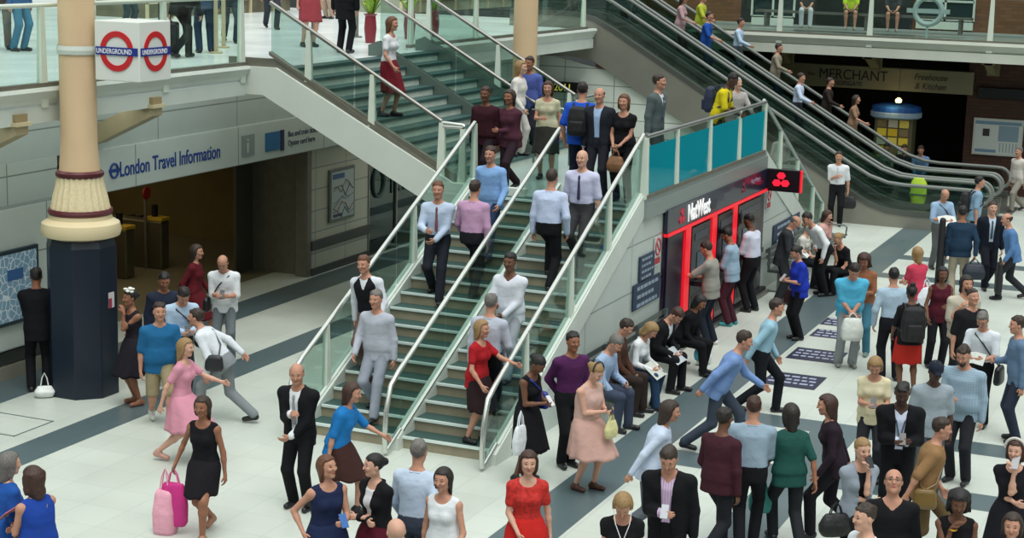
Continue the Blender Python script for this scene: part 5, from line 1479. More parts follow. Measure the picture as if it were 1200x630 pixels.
def backpack(i, label, col='#121316', s=1., z=.24):
    p = i['TW'](-.225, 0, z); t = place_empty('backpack', p, i['heading'], label, 'backpack')
    S_ = Shape(); S_.loft(np.eye(4), [(-.24 * s, .07, .13 * s), (-.18 * s, .10, .155 * s), (.05, .10, .155 * s), (.18 * s, .075, .13 * s), (.22 * s, .04, .08)], k=0, pw=3)
    m_ = mat('pack_' + col[1:], col, .7, bump=.5, scale=10, vary=.1, bumpd=.02); sdf_obj('sack', [S_.mesh(.017)], m_, t)
    S_ = Shape(); S_.loft(np.eye(4), [(-.2 * s, .03, .10, -.10), (-.16, .045, .115, -.10), (-.02, .045, .115, -.10), (.0, .03, .10, -.10)], k=0, pw=3); sdf_obj('front_pocket', [S_.mesh(.016)], m_, t)
    for q in (1, -1):
        mb = MB(); mb.tube([(.09, q * .1, .16), (.15, q * .11, .245), (.24, q * .115, .25), (.36, q * .12, .12), (.37, q * .13, -.02), (.22, q * .19, -.12), (.08, q * .14, -.16)], .016, 6); mb.build('strap', m_, t, smooth=True)
    return t
def strap_bag(i, label, col='#17171a', side=-1, z=-.05, w=.26, h=.22, strap=True):
    p = i['TW'](.02, side * .27, z); t = place_empty('shoulder_bag', p, i['heading'], label, 'bag')
    S_ = Shape(); S_.loft(np.eye(4), [(-h / 2, w * .42, .045), (-h / 2 + .04, w * .5, .06), (h / 2 - .04, w * .45, .05), (h / 2, w * .35, .03)], k=0, pw=3)
    m_ = mat('sbag_' + col[1:], col, .4, bump=.3, scale=10, vary=.08); sdf_obj('pouch', [S_.mesh(.015)], m_, t)
    if strap:
        W = i['TW']; o = V3(*p)
        pts = [V3(.0, -side * .0, h / 2 - .01)]
        c, s_ = math.cos(-i['heading']), math.sin(-i['heading'])
        for q in ((.10, side * .19, .12), (.14, side * .05, .34), (.09, -side * .09, .465), (0, -side * .10, .50), (-.11, -side * .06, .42), (-.135, side * .08, .2), (-.05, side * .24, .06)):
            d = W(*q) - o; pts.append(V3(c * d[0] - s_ * d[1], s_ * d[0] + c * d[1], d[2]))
        mb = MB(); mb.tube(pts, .011, 6, closed=True); mb.build('strap', m_, t, smooth=True)
    return t

# ------------------------------------------------------------------ where people stand
def gnd(px, py, h, z=0., k=.985):
    p = atz(px, py, z + h * k); return (float(p[0]), float(p[1]), z)
def low(px, py, h, k=.985, lane=None):
    d = ray(px, py); t_ = (EYE - h * k - RISE * .5 + X0 * SL) / (d[0] * SL - d[2]); x = d[0] * t_; y = d[1] * t_
    i = int(min(max(math.floor((x - X0) / RUN), 0), NS - 1)); z = (i + 1) * RISE
    if lane == 'L': y = min(max(y, YC + .32), YLf - .35)
    elif lane == 'R': y = min(max(y, YR + .42), YC - .35)
    return (X0 + (i + .55) * RUN, float(y), z)
def upp(px, py, h, k=.985):
    d = ray(px, py); t_ = (EYE - h * k - ZL - RI * .5 + Y0 * SU) / (d[1] * SU - d[2]); x = d[0] * t_; y = d[1] * t_
    i = int(min(max(math.floor((y - Y0) / RU), 0), NU - 1)); return (float(x), Y0 + (i + .5) * RU, ZL + (i + 1) * RI)
def esc(px, py, h, lane):
    X = EX + 1.75 * lane + .68; p = atx(px, py, X); n = math.floor((p[1] - EY0) / .36); 
    z = (n + 1) * .36 * ES - .02 if n >= 0 else .03
    return (X, float(EY0 + n * .36 + .2) if n >= 0 else float(p[1]), min(z, ZU))
BK = '#131418'; DG = '#2a2c31'; NV = '#1a2030'; LB = '#a9bfd6'; WH = '#d6dade'; GR = '#8b8f94'
def T_(c=BK, w=1.): return ('trousers', c, w)
G_SUIT = ('#121317', 'open', -.17)
P = person
# ---- ground, left
a = P(gnd(42, 316, 1.8), 195, 1.8, hair='short', hairc='dark', top=(WH, 1, True, 'shirt'), bot=T_(), jacket=('#101116', 'closed', -.2), L='clasp', R='clasp', legs='stand', label='man in black suit seen from behind reading the wall map', skin='tan')
t = bag(a, 'small white plastic bag on the floor at the feet of the black suited map reader', at=V3(a['loc'][0] - .25, a['loc'][1] - .30, .36), w=.28, h=.16, d=.14, handle=.19)
a = P(gnd(157, 340, 1.66), 310, 1.66, sex='f', skin='tan', hair='bun', hairc='black', top=('#1d1a22', 0, True, 'scoop'), bot=('dress', '#1d1a22', 1.05), L='mouth', R='down', shoe='#8a5b45', label='woman in dark sleeveless dress with white flowers in her hair beside the navy pedestal')
t = place_empty('hair_flowers', a['head'] + V3(-.02, -.03, .115), 0, 'bunch of white flowers worn on the head of the woman beside the pedestal', 'flowers')
mb = MB(); rr = random.Random(2)
for k in range(9): mb.lathe([(.004, -.02), (.03, 0), (.028, .012), (.004, .02)], c=(rr.uniform(-.07, .07), rr.uniform(-.06, .06), rr.uniform(-.02, .04)), n=7)
mb.build('blossoms', mat('white_petal', '#e3e3dc', .6), t)
a = P(gnd(186, 349, 1.78), 20, 1.78, w=1.08, skin='fair', hair='crop', hairc='brown', top=('#1f5f8c', .45, False, 'tee'), bot=('shorts', '#8d8265', .95), shoe='#c9c9c4', legs='walk', L='fwd', R='down', label='man in teal blue t-shirt and khaki shorts walking past the navy pedestal')
a = P(gnd(210, 329, 1.76), 25, 1.76, skin='fair', hair='short', hairc='dark', top=(LB, 1, True, 'shirt'), bot=T_(DG), L='phone', R='phone_in', head=(38, 0), lean=14, label='man in pale blue shirt with shoulder strap bowed over his phone')
phone(a, 'dark phone held by the man bowed in the pale blue shirt'); strap_bag(a, 'dark shoulder bag of the man bowed in the pale blue shirt', '#2c2430', 1)
a = P(gnd(191, 318, 1.74), 20, 1.74, skin='tan', hair='short', hairc='black', top=('#232a3c', 1, False, 'tee'), bot=T_(), label='dark haired man in navy top half hidden behind the pale blue shirt man', head=(20, 0))
a = P(gnd(263, 295, 1.76), 0, 1.76, skin='fair', hair='ring', hairc='dark', top=(WH, .5, False, 'shirt'), bot=T_('#6f767c'), L='phone', R='phone_in', head=(36, 0), lean=7, label='balding man in short sleeved white shirt looking down at his phone before the dark entrance')
phone(a, 'dark phone held by the balding man in the white shirt'); strap_bag(a, 'black shoulder bag on the balding man in the white shirt', BK, -1, z=-.02)
a = P(gnd(226, 283, 1.7), 80, 1.7, sex='f', skin='fair', hair='long', hairc='brown', top=('#5a1720', 1, False, 'tee'), bot=('skirt', '#5a1720', 1.), legs='walk', L='fwd', R='back', label='person in dark red clothes walking inside the dark gate hall')
a = P(gnd(262, 371, 1.5), 262, 1.78, skin='fair', hair='short', hairc='brown', top=('#cfd4da', 1, True, 'shirt'), bot=T_('#7e8488'), legs='walk', lean=38, head=(-18, 0), L='fwd', R='back', label='man in white shirt leaning far forward as he hurries left of the lower stairs', step=.7)
strap_bag(a, 'dark messenger bag of the man hurrying forward in the white shirt', '#202126', 1, z=.05)
a = P(gnd(212, 392, 1.66), 75, 1.66, sex='f', skin='pale', hair='long', hairc='blond', top=('#c98a9c', .3, True, 'scoop'), bot=('flared', '#c98a9c', 1.0), legs='walk', L='reach', R='back', shoe='#b98d80', label='woman in pink flared dress striding across the left floor')
a = P(gnd(240, 458, 1.68), 345, 1.68, sex='f', skin='tan', hair='long', hairc='brown', top=('#141318', 0, True, 'scoop'), bot=('pencil', '#17141a', .78), legs='walk', L='down', R=(.02, .36, -.02), shoe='#9b6f58', label='woman in short black dress swinging a bright pink bag')
bag(a, 'bright magenta pink bag swinging from the hand of the woman in black', -1, '#c0267c', w=.32, h=.50, d=.12, handle=.16, hcol='#d9709f')
bag(a, 'pale pink plastic bag hanging beside the magenta one', -1, '#dc9db0', w=.26, h=.52, d=.22, handle=.24, at=a['hand'][-1] + V3(-.02, .10, -.01))
a = P(gnd(4, 533, 1.66), 130, 1.66, sex='f', skin='pale', hair='bob', hairc='grey', top=('#1f4f9a', .45, False, 'tee'), bot=T_('#2c3442'), L='phone', R='down', label='grey haired person in blue top cut by the left edge')
a = P(gnd(43, 551, 1.62), 232, 1.62, sex='f', skin='fair', hair='curly', hairc='chestnut', w=1.15, top=('#1b3f94', 0, False, 'scoop'), bot=T_('#2b3550'), L='phone', R='cross', label='curly brown haired woman in sleeveless royal blue top seen from behind')
strap_bag(a, 'dark blue cross body bag of the curly haired woman', '#142757', 1)
t = paper(a, 'pink folder held between the two women at the left edge', '#d9707f', name='folder', s=.9, z=.14)
a = P(gnd(352, 424, 1.78), 340, 1.78, skin='fair', hair='ring', hairc='grey', top=(WH, 1, True, 'shirt'), tie='#8d8f96', bot=T_(), jacket=G_SUIT, L='clasp', R='tie', lean=6, head=(8, 20), label='older grey haired man in open black suit left of the stair foot')
a = P(gnd(395, 440, 1.66), 75, 1.66, sex='f', skin='fair', hair='medium', hairc='chestnut', top=('#1d6fb0', .45, False, 'loose'), bot=('skirt', '#3a2320', .95), legs='walk', lean=16, L='reach', R='down', label='woman in bright blue top and brown skirt beside the older black suited man')
a = P(gnd(382, 534, 1.66), 30, 1.66, sex='f', skin='fair', hair='bob', hairc='ginger', top=('#1a2544', 0, True, 'scoop'), bot=('dress', '#1a2544', 1.), L='phone', R='hip', head=(-12, 20), scarf=None, w=1.08, label='auburn haired woman in sleeveless navy dress looking up at the bottom edge')
bag(a, 'dark olive handbag on the arm of the woman in navy', -1, '#3c3226', w=.3, h=.26, d=.12, handle=.12, name='handbag'); phone(a, 'blue phone in the hand of the woman in navy', 1, '#2b5fa0')
a = P(gnd(444, 532, 1.66), 318, 1.66, sex='f', skin='pale', hair='tied', hairc='black', top=('#cfd0d2', .4, True, 'scoop'), bot=('dress', '#4c1020', 1.), jacket=('#121216', 'open', -.12), L='cross', R='cross', head=(0, -25), label='dark haired woman in black cardigan over burgundy dress with folded arms')
S_ = Shape(); 
a = P(gnd(467, 612, 1.72), 200, 1.72, skin='pale', hair='bald', top=('#3c4a66', 1, False, 'tee'), bot=T_(), label='bald head rising at the bottom edge below the burgundy dress')
a = P(gnd(523, 541, 1.66), 335, 1.66, sex='f', skin='fair', hair='long', hairc='dark', top=(WH, 0, False, 'scoop'), bot=T_('#9aa1a8'), legs='walk', L='fwd', R='down', label='dark haired woman in white tank top in front of the stair foot')
a = P(gnd(488, 512, 1.76), 160, 1.76, skin='fair', hair='short', hairc='grey', top=('#b5c4d8', 1, True, 'shirt'), bot=T_('#3a4150'), legs='walk', L='fwd', R='back', label='man in pale blue shirt walking away between burgundy dress and white tank top')
a = P(gnd(619, 528, 1.68), 5, 1.68, sex='f', skin='pale', hair='medium', hairc='chestnut', top=('#b5231f', .3, True, 'scoop'), bot=('dress', '#b5231f', 1.), L='down', R='bagc', stripe=mat('red_print', '#b8241e', .8, vary=.35, scale=30, bump=.4), label='woman with auburn hair in red patterned dress facing the viewer')
bag(a, 'large cream shopper carried before the woman in red', -1, '#cdc7a8', w=.40, h=.42, d=.16, handle=.08, name='tote_bag')
a = P(gnd(618, 412, 1.66), 55, 1.66, sex='f', skin='brown', hair='tied', hairc='black', top=('#101015', 0, True, 'scoop'), bot=('dress', '#101015', 1.1), L='phone', R='phone_in', head=(34, 0), lean=8, label='woman in black dress bent over her phone at the right stair foot')
phone(a, 'white phone of the woman in black dress at the stair foot', -1, '#d5d5d8'); bag(a, 'white carrier bag hanging from the arm of the woman in black dress', -1, '#d5dade', w=.26, h=.36, d=.1, handle=.18, at=a['TW'](.10, -.27, .10))
strap_bag(a, 'cobalt blue shoulder bag of the woman in black dress', '#1c2f8c', 1, z=.12, strap=True)
a = P(gnd(669, 389, 1.78), 25, 1.78, skin='tan', hair='short', hairc='black', top=('#4a1f4c', 1, True, 'shirt'), bot=T_(), L='down', R='behind', legs='close', label='young man in purple shirt and black trousers beside the pink dress')
a = P(gnd(690, 423, 1.64), 50, 1.64, sex='f', skin='pale', hair='bun', hairc='blond', w=1.22, top=('#c2a097', 0, True, 'scoop'), bot=('flared', '#b9958b', .98), shoe='#4a2c22', L='phone', R='phone_in', head=(30, 0), legs='stand2', label='blonde woman in dusty pink pleated dress with black hair band')
phone(a, 'phone held by the blonde woman in dusty pink dress', -1); bag(a, 'pale yellow cloth bag on the arm of the woman in dusty pink', 1, '#c9c58e', w=.22, h=.22, d=.08, handle=.1, name='cloth_bag')
W_ = a['head']; t = place_empty('hair_band', W_, a['heading'], 'black hair band on the blonde woman in dusty pink dress', 'hair band')
mb = MB(); mb.tube([(.035 + .01 * math.cos(q), .096 * math.cos(q), .03 + .112 * math.sin(q)) for q in [k * PI / 12 for k in range(13)]], .009, 6); mb.build('band', mat('band_black', '#15141a', .5), t)
# ---- seated left of the bank front
def seatpos(px, py, hs=1.28, y=None):
    p = aty(px, py, y) if y else atz(px, py, hs); return (float(p[0]), float(p[1]), 0)
SY = 7.86
a = P(seatpos(702, 405, y=SY), 60, 1.74, hair='short', hairc='grey', skin='fair', stripe=stripe_mat('blue_stripe', '#a9bcd4', '#7f97bb', 11), top=('#9fb4cf', 1, True, 'shirt'), bot=T_('#3a4356'), legs='sit', L='read', R='lap', head=(30, 0), lean=16, label='grey haired man in striped blue shirt seated nearest the stairs')
a = P(seatpos(741, 402, y=7.82), 62, 1.68, sex='f', hair='bob', hairc='blond', skin='fair', top=(WH, 1, True, 'open'), bot=T_('#27405c'), legs='sit2', L='read', R='read', head=(34, 0), lean=20, label='blonde woman in white blouse reading on the bench')
paper(a, 'white newspaper read by the blonde woman on the bench')
a = P(seatpos(719, 385, y=7.95), 70, 1.76, hair='short', hairc='brown', skin='fair', top=('#4a3026', 1, False, 'tee'), bot=T_('#2f2622'), legs='sit', L='lap', R='lap', head=(26, 10), lean=10, label='brown haired man in brown top seated against the stair wall')
a = P(seatpos(766, 373, y=SY), 60, 1.78, hair='short', hairc='chestnut', skin='fair', top=(WH, 1, True, 'shirt'), bot=T_('#15161b'), jacket=('#131418', 'closed', -.14), legs='sit', L='read', R='read', head=(42, 0), lean=26, label='man in black suit bowed over a newspaper beside the red bars')
paper(a, 'newspaper held by the bowed black suited man on the bench', '#aab3b8')
a = P(seatpos(800, 392, y=7.78), 55, 1.66, sex='f', hair='bob', hairc='black', skin='tan', top=('#111115', 1, False, 'loose'), bot=T_('#111115'), legs='sit2', L='lap', R='lap', head=(20, 0), lean=22, label='person wrapped in black seated at the end of the bench')
bag(a, 'turquoise and white carrier bag on the lap of the person in black', 1, '#4fa9bd', w=.3, h=.25, d=.14, handle=.02, at=a['hand'][1] + V3(0, 0, .08))
bag(a, 'white carrier bag on the floor before the bench by the red bars', 1, '#d8dcdc', w=.3, h=.24, d=.16, handle=.14, at=V3(a['loc'][0] + .55, a['loc'][1] - .2, .39))
# ---- at the cash machines
a = P(gnd(836, 284, 1.76), 245, 1.76, hair='short', hairc='brown', skin='fair', top=('#8e8d86', .45, False, 'tee'), bot=T_('#1c2430'), shoe='#d8d8d4', L='reach', R='phone', head=(24, 0), label='man in grey t-shirt and white trainers at the first cash machine')
a = P(gnd(860, 268, 1.74), 248, 1.74, hair='short', hairc='black', skin='tan', top=('#8fa9bd', .5, False, 'shirt'), bot=T_('#42202c'), shoe='#2f8f96', L='phone', R='phone_in', head=(26, 0), label='man in light blue shirt and maroon trousers at the middle cash machine')
a = P(gnd(884, 252, 1.8), 235, 1.8, hair='crop', hairc='black', skin='brown', top=('#c3c8d8', 1, True, 'shirt'), bot=T_(BK), L='phone', R='phone_in', head=(16, 0), w=1.08, label='man in lilac white shirt and black trousers at the last cash machine')
# ---- group at the far bench
a = P(gnd(919, 250, 1.74), 75, 1.74, hair='ring', hairc='grey', skin='fair', top=(WH, 1, True, 'shirt'), bot=T_('#2b2d31'), jacket=('#2f3236', 'closed', -.18), L='read', R='read', head=(34, 0), lean=12, label='older man in dark grey suit reading beside the far bench')
paper(a, 'white paper held by the older man in dark grey suit', '#c7cac8', s=.8)
a = P(seatpos(939, 256, y=7.85), 62, 1.66, sex='f', hair='bun', hairc='blond', skin='pale', top=('#c9c8c0', .4, False, 'scoop'), bot=T_('#1d1e24'), legs='sit', L='lap', R='read', head=(8, 20), lean=12, label='blonde woman in white top seated on the far bench')
bag(a, 'teal and white striped carrier bag on the lap of the seated blonde woman', -1, '#9fc0bf', w=.3, h=.36, d=.12, handle=.04, at=a['hand'][-1] + V3(.05, -.12, .02))
a = P(seatpos(962, 243, y=7.85), 65, 1.66, sex='f', hair='bob', hairc='chestnut', skin='pale', top=('#c59a94', 1, False, 'loose'), bot=('skirt', '#7a6d6a', 1.1), legs='sit2', L='mouth', R='lap', lean=10, head=(10, 0), label='woman in pink cardigan with her hand at her face on the far bench')
a = P(seatpos(970, 235, y=7.2), 290, 1.76, hair='short', hairc='dark', skin='fair', top=(WH, 1, True, 'shirt'), bot=T_(BK), lean=36, L='fwd', R='cross', head=(10, 0), label='man in white shirt bending over the woman in pink cardigan')
a = P(seatpos(994, 270, 1.22), 300, 1.64, sex='f', hair='bun', hairc='blond', skin='fair', top=('#121217', .3, False, 'scoop'), bot=T_(BK), legs='sit', seat=.40, L='lap', R='mouth', lean=18, head=(20, 0), label='blonde woman in black top sitting on her suitcase')
sx_ = a['loc']; t = place_empty('suitcase', (sx_[0], sx_[1], 0), a['heading'], 'black suitcase used as a seat by the blonde woman in black', 'suitcase')
MB().box(-.22, .2, -.24, .24, .04, .38).build('shell', mat('suitcase_black', '#1a1b1f', .45), t, bevel=.03)
for x, y in ((-.18, -.2), (-.18, .2), (.16, -.2), (.16, .2)): MB().box(x - .02, x + .02, y - .015, y + .015, 0, .05).build('wheel', M_black, t)
a = P(gnd(940, 288, 1.64), 285, 1.64, sex='f', hair='tied', hairc='black', skin='fair', w=1.15, top=('#1d35a5', .45, False, 'tee'), bot=T_(BK), L='phone', R='phone_in', head=(26, 0), legs='close', label='woman in cobalt blue top and black trousers using her phone')
phone(a, 'pale phone of the woman in cobalt blue', -1, '#b9bcc4'); bag(a, 'black handbag on the elbow of the woman in cobalt blue', 1, '#17171c', w=.3, h=.26, d=.12, handle=.16, name='handbag', at=a['TW'](.05, -.30, .10))
a = P(gnd(999, 303, 1.78), 0, 1.78, hair='short', hairc='dark', skin='fair', w=1.1, top=('#4fa9cc', .45, False, 'tee'), bot=T_('#8a9093', 1.15), shoe='#7d7f7a', L='clasp', R='clasp', head=(40, 0), lean=10, legs='stand', label='man in cyan t-shirt and grey joggers looking into a plastic bag')
bag(a, 'translucent white plastic bag held before the cyan t-shirt', 1, '#cdd2cc', w=.34, h=.36, d=.18, handle=.08, at=a['TW'](.31, 0, .06))
a = P(gnd(1015, 296, 1.72), 335, 1.72, hair='curly', hairc='chestnut', sex='f', skin='tan', top=('#8a5a40', .45, False, 'tee'), bot=T_('#3e7186'), shoe='#6a7f7a', L='phone', R='down', legs='stand2', head=(24, 0), label='person with brown curls and teal jeans behind the cyan t-shirt man')
g_ = atx(984, 175, 40.35)
a = P((40.35, float(g_[1]), 0), 345, 1.80, hair='short', hairc='brown', skin='fair', top=(WH, .45, True, 'shirt'), bot=T_(BK), tie='#c2c6ca', L='down', R='tie', label='man in short sleeved white shirt standing before the nearest escalator')
bag(a, 'black briefcase held by the white shirted man before the escalator', 1, '#131318', w=.40, h=.30, d=.10, handle=.05, name='briefcase')
# ---- right middle
a = P(gnd(1105, 220, 1.74), 10, 1.74, hair='ring', hairc='grey', skin='fair', top=('#93aecb', .5, True, 'shirt'), bot=T_('#5d5f60'), L='read', R='read', head=(34, 0), label='balding man in pale blue shirt reading near the escalator foot')
paper(a, 'white newspaper of the balding man near the escalator foot', '#cfd2cc'); strap_bag(a, 'dark blue strap bag of the balding reader', '#28324a', 1)
a = P(gnd(1145, 204, 1.8), 85, 1.8, hair='short', hairc='black', skin='fair', top=('#7f9db5', .45, False, 'shirt'), bot=T_('#2a2f38'), label='dark haired man with a black backpack walking right near the escalator foot', legs='walk')
backpack(a, 'black backpack on the man walking right near the escalator foot', '#141519')
a = P(gnd(1129, 243, 1.8), 175, 1.8, hair='short', hairc='black', skin='tan', w=1.1, top=('#1c3247', 1, False, 'shirt'), bot=T_('#a79f8c'), L='down', R='back', label='broad man in dark denim shirt and beige trousers seen from behind')
t = place_empty('long_case', a['TW'](-.05, .36, .10), a['heading'], 'tall narrow black case carried by the man in denim shirt', 'case')
S_ = Shape(); S_.cap((0, 0, -.9), (0, 0, .45), .075, .06); sdf_obj('case_body', [S_.mesh(.016)], mat('case_black', '#101116', .6), t)
mb = MB(); mb.tube([(0, -.05, .2), (0, -.13, .12), (0, -.13, -.05), (0, -.06, -.12)], .012, 6); mb.build('handle', M_black, t)
bag(a, 'dark holdall in the other hand of the man in denim shirt', -1, '#15202e', w=.42, h=.3, d=.2, handle=.1, name='holdall', hcol='#0f1013', at=a['hand'][-1])
a = P(gnd(1163, 233, 1.82), 0, 1.82, hair='short', hairc='brown', skin='pale', top=('#b9c9d8', 1, True, 'shirt'), tie='#32485c', bot=T_('#121620'), jacket=('#121826', 'open', -.18), legs='walk2', step=.4, label='young man in navy suit with blue tie walking towards the viewer')
a = P(gnd(1192, 246, 1.76), 268, 1.76, hair='ring', hairc='brown', skin='fair', top=('#5277a6', 1, False, 'shirt'), bot=T_('#2b2d33'), legs='walk', lean=14, L='fwd', R='down', label='man in mid blue shirt hurrying in at the right edge')
bag(a, 'long black bag trailing behind the man in mid blue shirt', 1, '#14151a', w=.22, h=.62, d=.12, handle=.1, name='long_bag', at=a['hand'][1] + V3(.0, .05, .12))
a = P(gnd(1078, 291, 1.66), 205, 1.66, sex='f', hair='bob', hairc='blond', skin='pale', top=('#b83a52', .3, False, 'scoop'), bot=T_('#8d8b92'), L='phone', R='cross', label='blonde woman in raspberry pink top seen from behind')
bag(a, 'large white paper bag on the shoulder of the woman in raspberry pink', 1, '#cfd4dc', w=.38, h=.34, d=.12, handle=.15, name='paper_bag', at=a['TW'](-.12, -.12, .26))
a = P(gnd(1049, 316, 1.76), 180, 1.76, hair='short', hairc='black', skin='fair', top=('#9db4c6', 1, True, 'shirt'), bot=T_('#14161d'), L='relax', R='relax', label='man in light blue shirt and dark trousers seen from behind in the crowd')
a = P(gnd(1070, 336, 1.66), 180, 1.66, sex='f', hair='topbun', hairc='black', skin='brown', top=('#17161b', .45, False, 'tee'), bot=('skirt', '#b02a22', 1.), L='fwd', R='strap', shoe='#3a2320', label='woman with red skirt and big black rucksack seen from behind')
backpack(a, 'big black rucksack above the red skirt', '#131317', 1.15)
a = P(gnd(1104, 313, 1.66), 0, 1.66, sex='f', hair='long', hairc='black', skin='brown', top=('#4a1524', 0, False, 'scoop'), bot=T_('#17161b'), L='phone', R='fwd', label='smiling woman with long black hair and maroon top')
a = P(gnd(1131, 323, 1.8), 10, 1.8, hair='medium', hairc='dark', beard='dark', skin='fair', w=1.05, top=('#b8b2a2', .45, False, 'open'), bot=T_('#23242a'), L='down', R='strap', label='bearded man in cream shirt behind the black t-shirt man')
a = P(gnd(1139, 339, 1.76), 15, 1.76, hair='crop', hairc='brown', skin='fair', w=1.08, top=('#17171b', .45, False, 'tee'), bot=T_('#33323a'), L='down', R='down', head=(-12, 0), label='man in black t-shirt looking up in the crowd')
a = P(gnd(1155, 363, 1.7), 330, 1.7, hair='short', hairc='grey', glasses=True, skin='fair', top=('#cdd4dc', .45, True, 'shirt'), bot=T_(BK), L='read', R='read', head=(30, 0), label='grey haired person with glasses and white shirt reading a leaflet')
paper(a, 'folded white leaflet read by the grey haired person', '#bfc3bd', s=.7, name='leaflet'); strap_bag(a, 'black bag on strap of the grey haired reader', BK, 1, z=-.12, w=.32, h=.26)
a = P(gnd(1134, 403, 1.82), 325, 1.82, hair='crop', hairc='brown', beard='brown', skin='fair', w=1.12, stripe=stripe_mat('blue_check', '#7890a6', '#93a8b8', 12, 'y', True), top=('#7e94a6', 1, False, 'shirt'), bot=T_('#26272d'), L='down', R='phone', head=(22, 0), label='stubbly man in grey blue shirt with untucked tails looking at his phone')
phone(a, 'phone of the stubbly man in grey blue shirt', -1)
a = P(gnd(1095, 422, 1.76), 0, 1.76, hair='crop', hairc='black', cap='#1b2230', skin='dark', top=('#8f9ba4', .45, False, 'shirt'), bot=T_('#454a52'), L='down', R='down', head=(16, 0), label='man in navy cap and grey polo shirt')
a = P(gnd(1027, 415, 1.66), 345, 1.66, sex='f', hair='long', hairc='blond', skin='fair', top=('#cfc6a6', .3, False, 'scoop'), bot=T_('#2b2c33'), L='phone', R='phone_in', head=(32, 0), label='blonde woman in cream top reading her phone')
phone(a, 'black phone of the blonde woman in cream top', -1)
a = P(gnd(1058, 445, 1.82), 350, 1.82, hair='crop', hairc='black', skin='dark', top=('#bcc6da', 1, True, 'open'), bot=T_('#101116'), jacket=('#0f1015', 'open', -.2), lanyard='#3c5468', L='phone', R='phone_in', head=(22, 0), w=1.05, label='man in black suit jacket with grey lanyard looking at his phone')
phone(a, 'black phone of the man with the grey lanyard', -1)
a = P(gnd(1008, 513, 1.68), 15, 1.68, sex='f', hair='tied', hairc='blond', skin='pale', top=('#16161b', 0, True, 'scoop'), bot=T_(BK), jacket=('#8a939f', 'open', -.2), L='mouth', R='cross', head=(4, 0), label='woman in grey lilac cardigan with her hand at her mouth')
phone(a, 'dark phone held to the mouth of the woman in grey lilac cardigan', 1)
bag(a, 'shiny black handbag of the woman in grey lilac cardigan', -1, '#0f0f12', w=.34, h=.24, d=.14, handle=.12, name='handbag', at=a['TW'](.10, -.28, .14))
a = P(gnd(1048, 550, 1.78), 350, 1.78, hair='ring', hairc='brown', glasses=True, skin='fair', w=1.05, top=('#121216', 1, False, 'open'), bot=T_(BK), L='down', R='hip', head=(-24, 0), label='balding man with glasses and black shirt looking up')
a = P(gnd(1022, 592, 1.76), 290, 1.76, hair='crop', hairc='brown', skin='pale', top=(WH, 1, False, 'open'), bot=T_(BK), head=(0, 0), label='shaven headed man in white collar at the bottom edge') 
a = P(gnd(1124, 572, 1.66), 350, 1.66, sex='f', hair='curly', hairc='black', skin='brown', top=('#121014', 0, False, 'scoop'), bot=T_(BK), L='phone', R='chin', head=(16, 0), label='dark curly haired woman in black with her hand at her chin')
t = place_empty('bracelet', a['hand'][-1] - V3(0, 0, .07), 0, 'gold bracelet on the dark curly haired woman', 'bracelet'); mb = MB(); mb.tube([(.034 * math.cos(q), .034 * math.sin(q), 0) for q in [k * PI / 8 for k in range(16)]], .009, 6, closed=True); mb.build('ring', mat('gold', '#c79a3a', .3, metal=1), t)
a = P(gnd(1193, 515, 1.66), 330, 1.66, sex='f', hair='bob', hairc='chestnut', skin='pale', w=1.08, top=('#15151c', .2, True, 'scoop'), bot=('dress', '#15151c', 1.1), L='mouth', R='cross', label='woman in black dress and white head scarf holding a camera at the right edge')
phone(a, 'silver camera held up by the woman in the white head scarf', 1, '#a9abb0')
t = place_empty('head_scarf', a['head'], a['heading'], 'white head scarf of the woman at the right edge', 'scarf')
mb = MB(); mb.tube([(.0 + .02 * math.sin(q), .106 * math.cos(q), .02 + .118 * math.sin(q)) for q in [k * PI / 12 for k in range(13)]], .016, 6); mb.build('band', mat('scarf_white', '#c9c6be', .7), t)
a = P(gnd(1188, 601, 1.64), 340, 1.64, sex='f', hair='bob', hairc='brown', skin='fair', top=('#2a2430', .4, False, 'tee'), bot=T_(BK), label='top of a brown haired head in the lower right corner')
a = P(gnd(1199, 372, 1.76), 270, 1.76, hair='short', hairc='brown', skin='fair', top=('#5d7590', 1, False, 'shirt'), bot=T_('#2a3140'), L='down', R='phone', label='person in dull blue shirt cut by the right edge above the woman in black')
a = P(gnd(1197, 170, 1.74), 300, 1.74, hair='short', hairc='grey', skin='fair', top=('#c9c3bc', 1, False, 'shirt'), bot=T_('#8a857c'), legs='walk', label='pale clothed person at the right edge before the brown brick pier')
# ---- middle floor
a = P(gnd(896, 344, 1.76), 80, 1.76, hair='short', hairc='brown', skin='fair', top=('#8fb4c6', 1, True, 'shirt'), bot=T_('#14171d'), legs='walk', lean=14, L='fwd', R='back', label='man in aqua blue shirt walking past the cash machine queue')
a = P(gnd(884, 462, 1.78), 170, 1.78, hair='short', hairc='chestnut', skin='fair', w=1.08, top=('#8b9fb0', .5, True, 'shirt'), bot=T_('#15161b'), legs='walk2', step=.35, L='relax', R='phone', label='man in grey blue shirt walking away in the middle of the lower floor')
a = P(gnd(846, 474, 1.74), 140, 1.74, hair='short', hairc='dark', skin='brown', top=('#3c1c26', 1, False, 'tee'), bot=T_('#1d1f25'), legs='walk', L='fwd', R='down', label='man in dark maroon top just left of the grey blue shirt')
a = P(gnd(930, 470, 1.7), 190, 1.7, sex='f', hair='medium', hairc='dark', skin='tan', top=('#1d4a44', .45, False, 'loose'), bot=T_('#202328'), legs='walk', L='fwd', R='back', label='woman in dark green top right of the grey blue shirt man')
bag(a, 'sea green carrier bag in the hand of the woman in dark green', 1, '#2c7f78', w=.28, h=.3, d=.12, handle=.14)
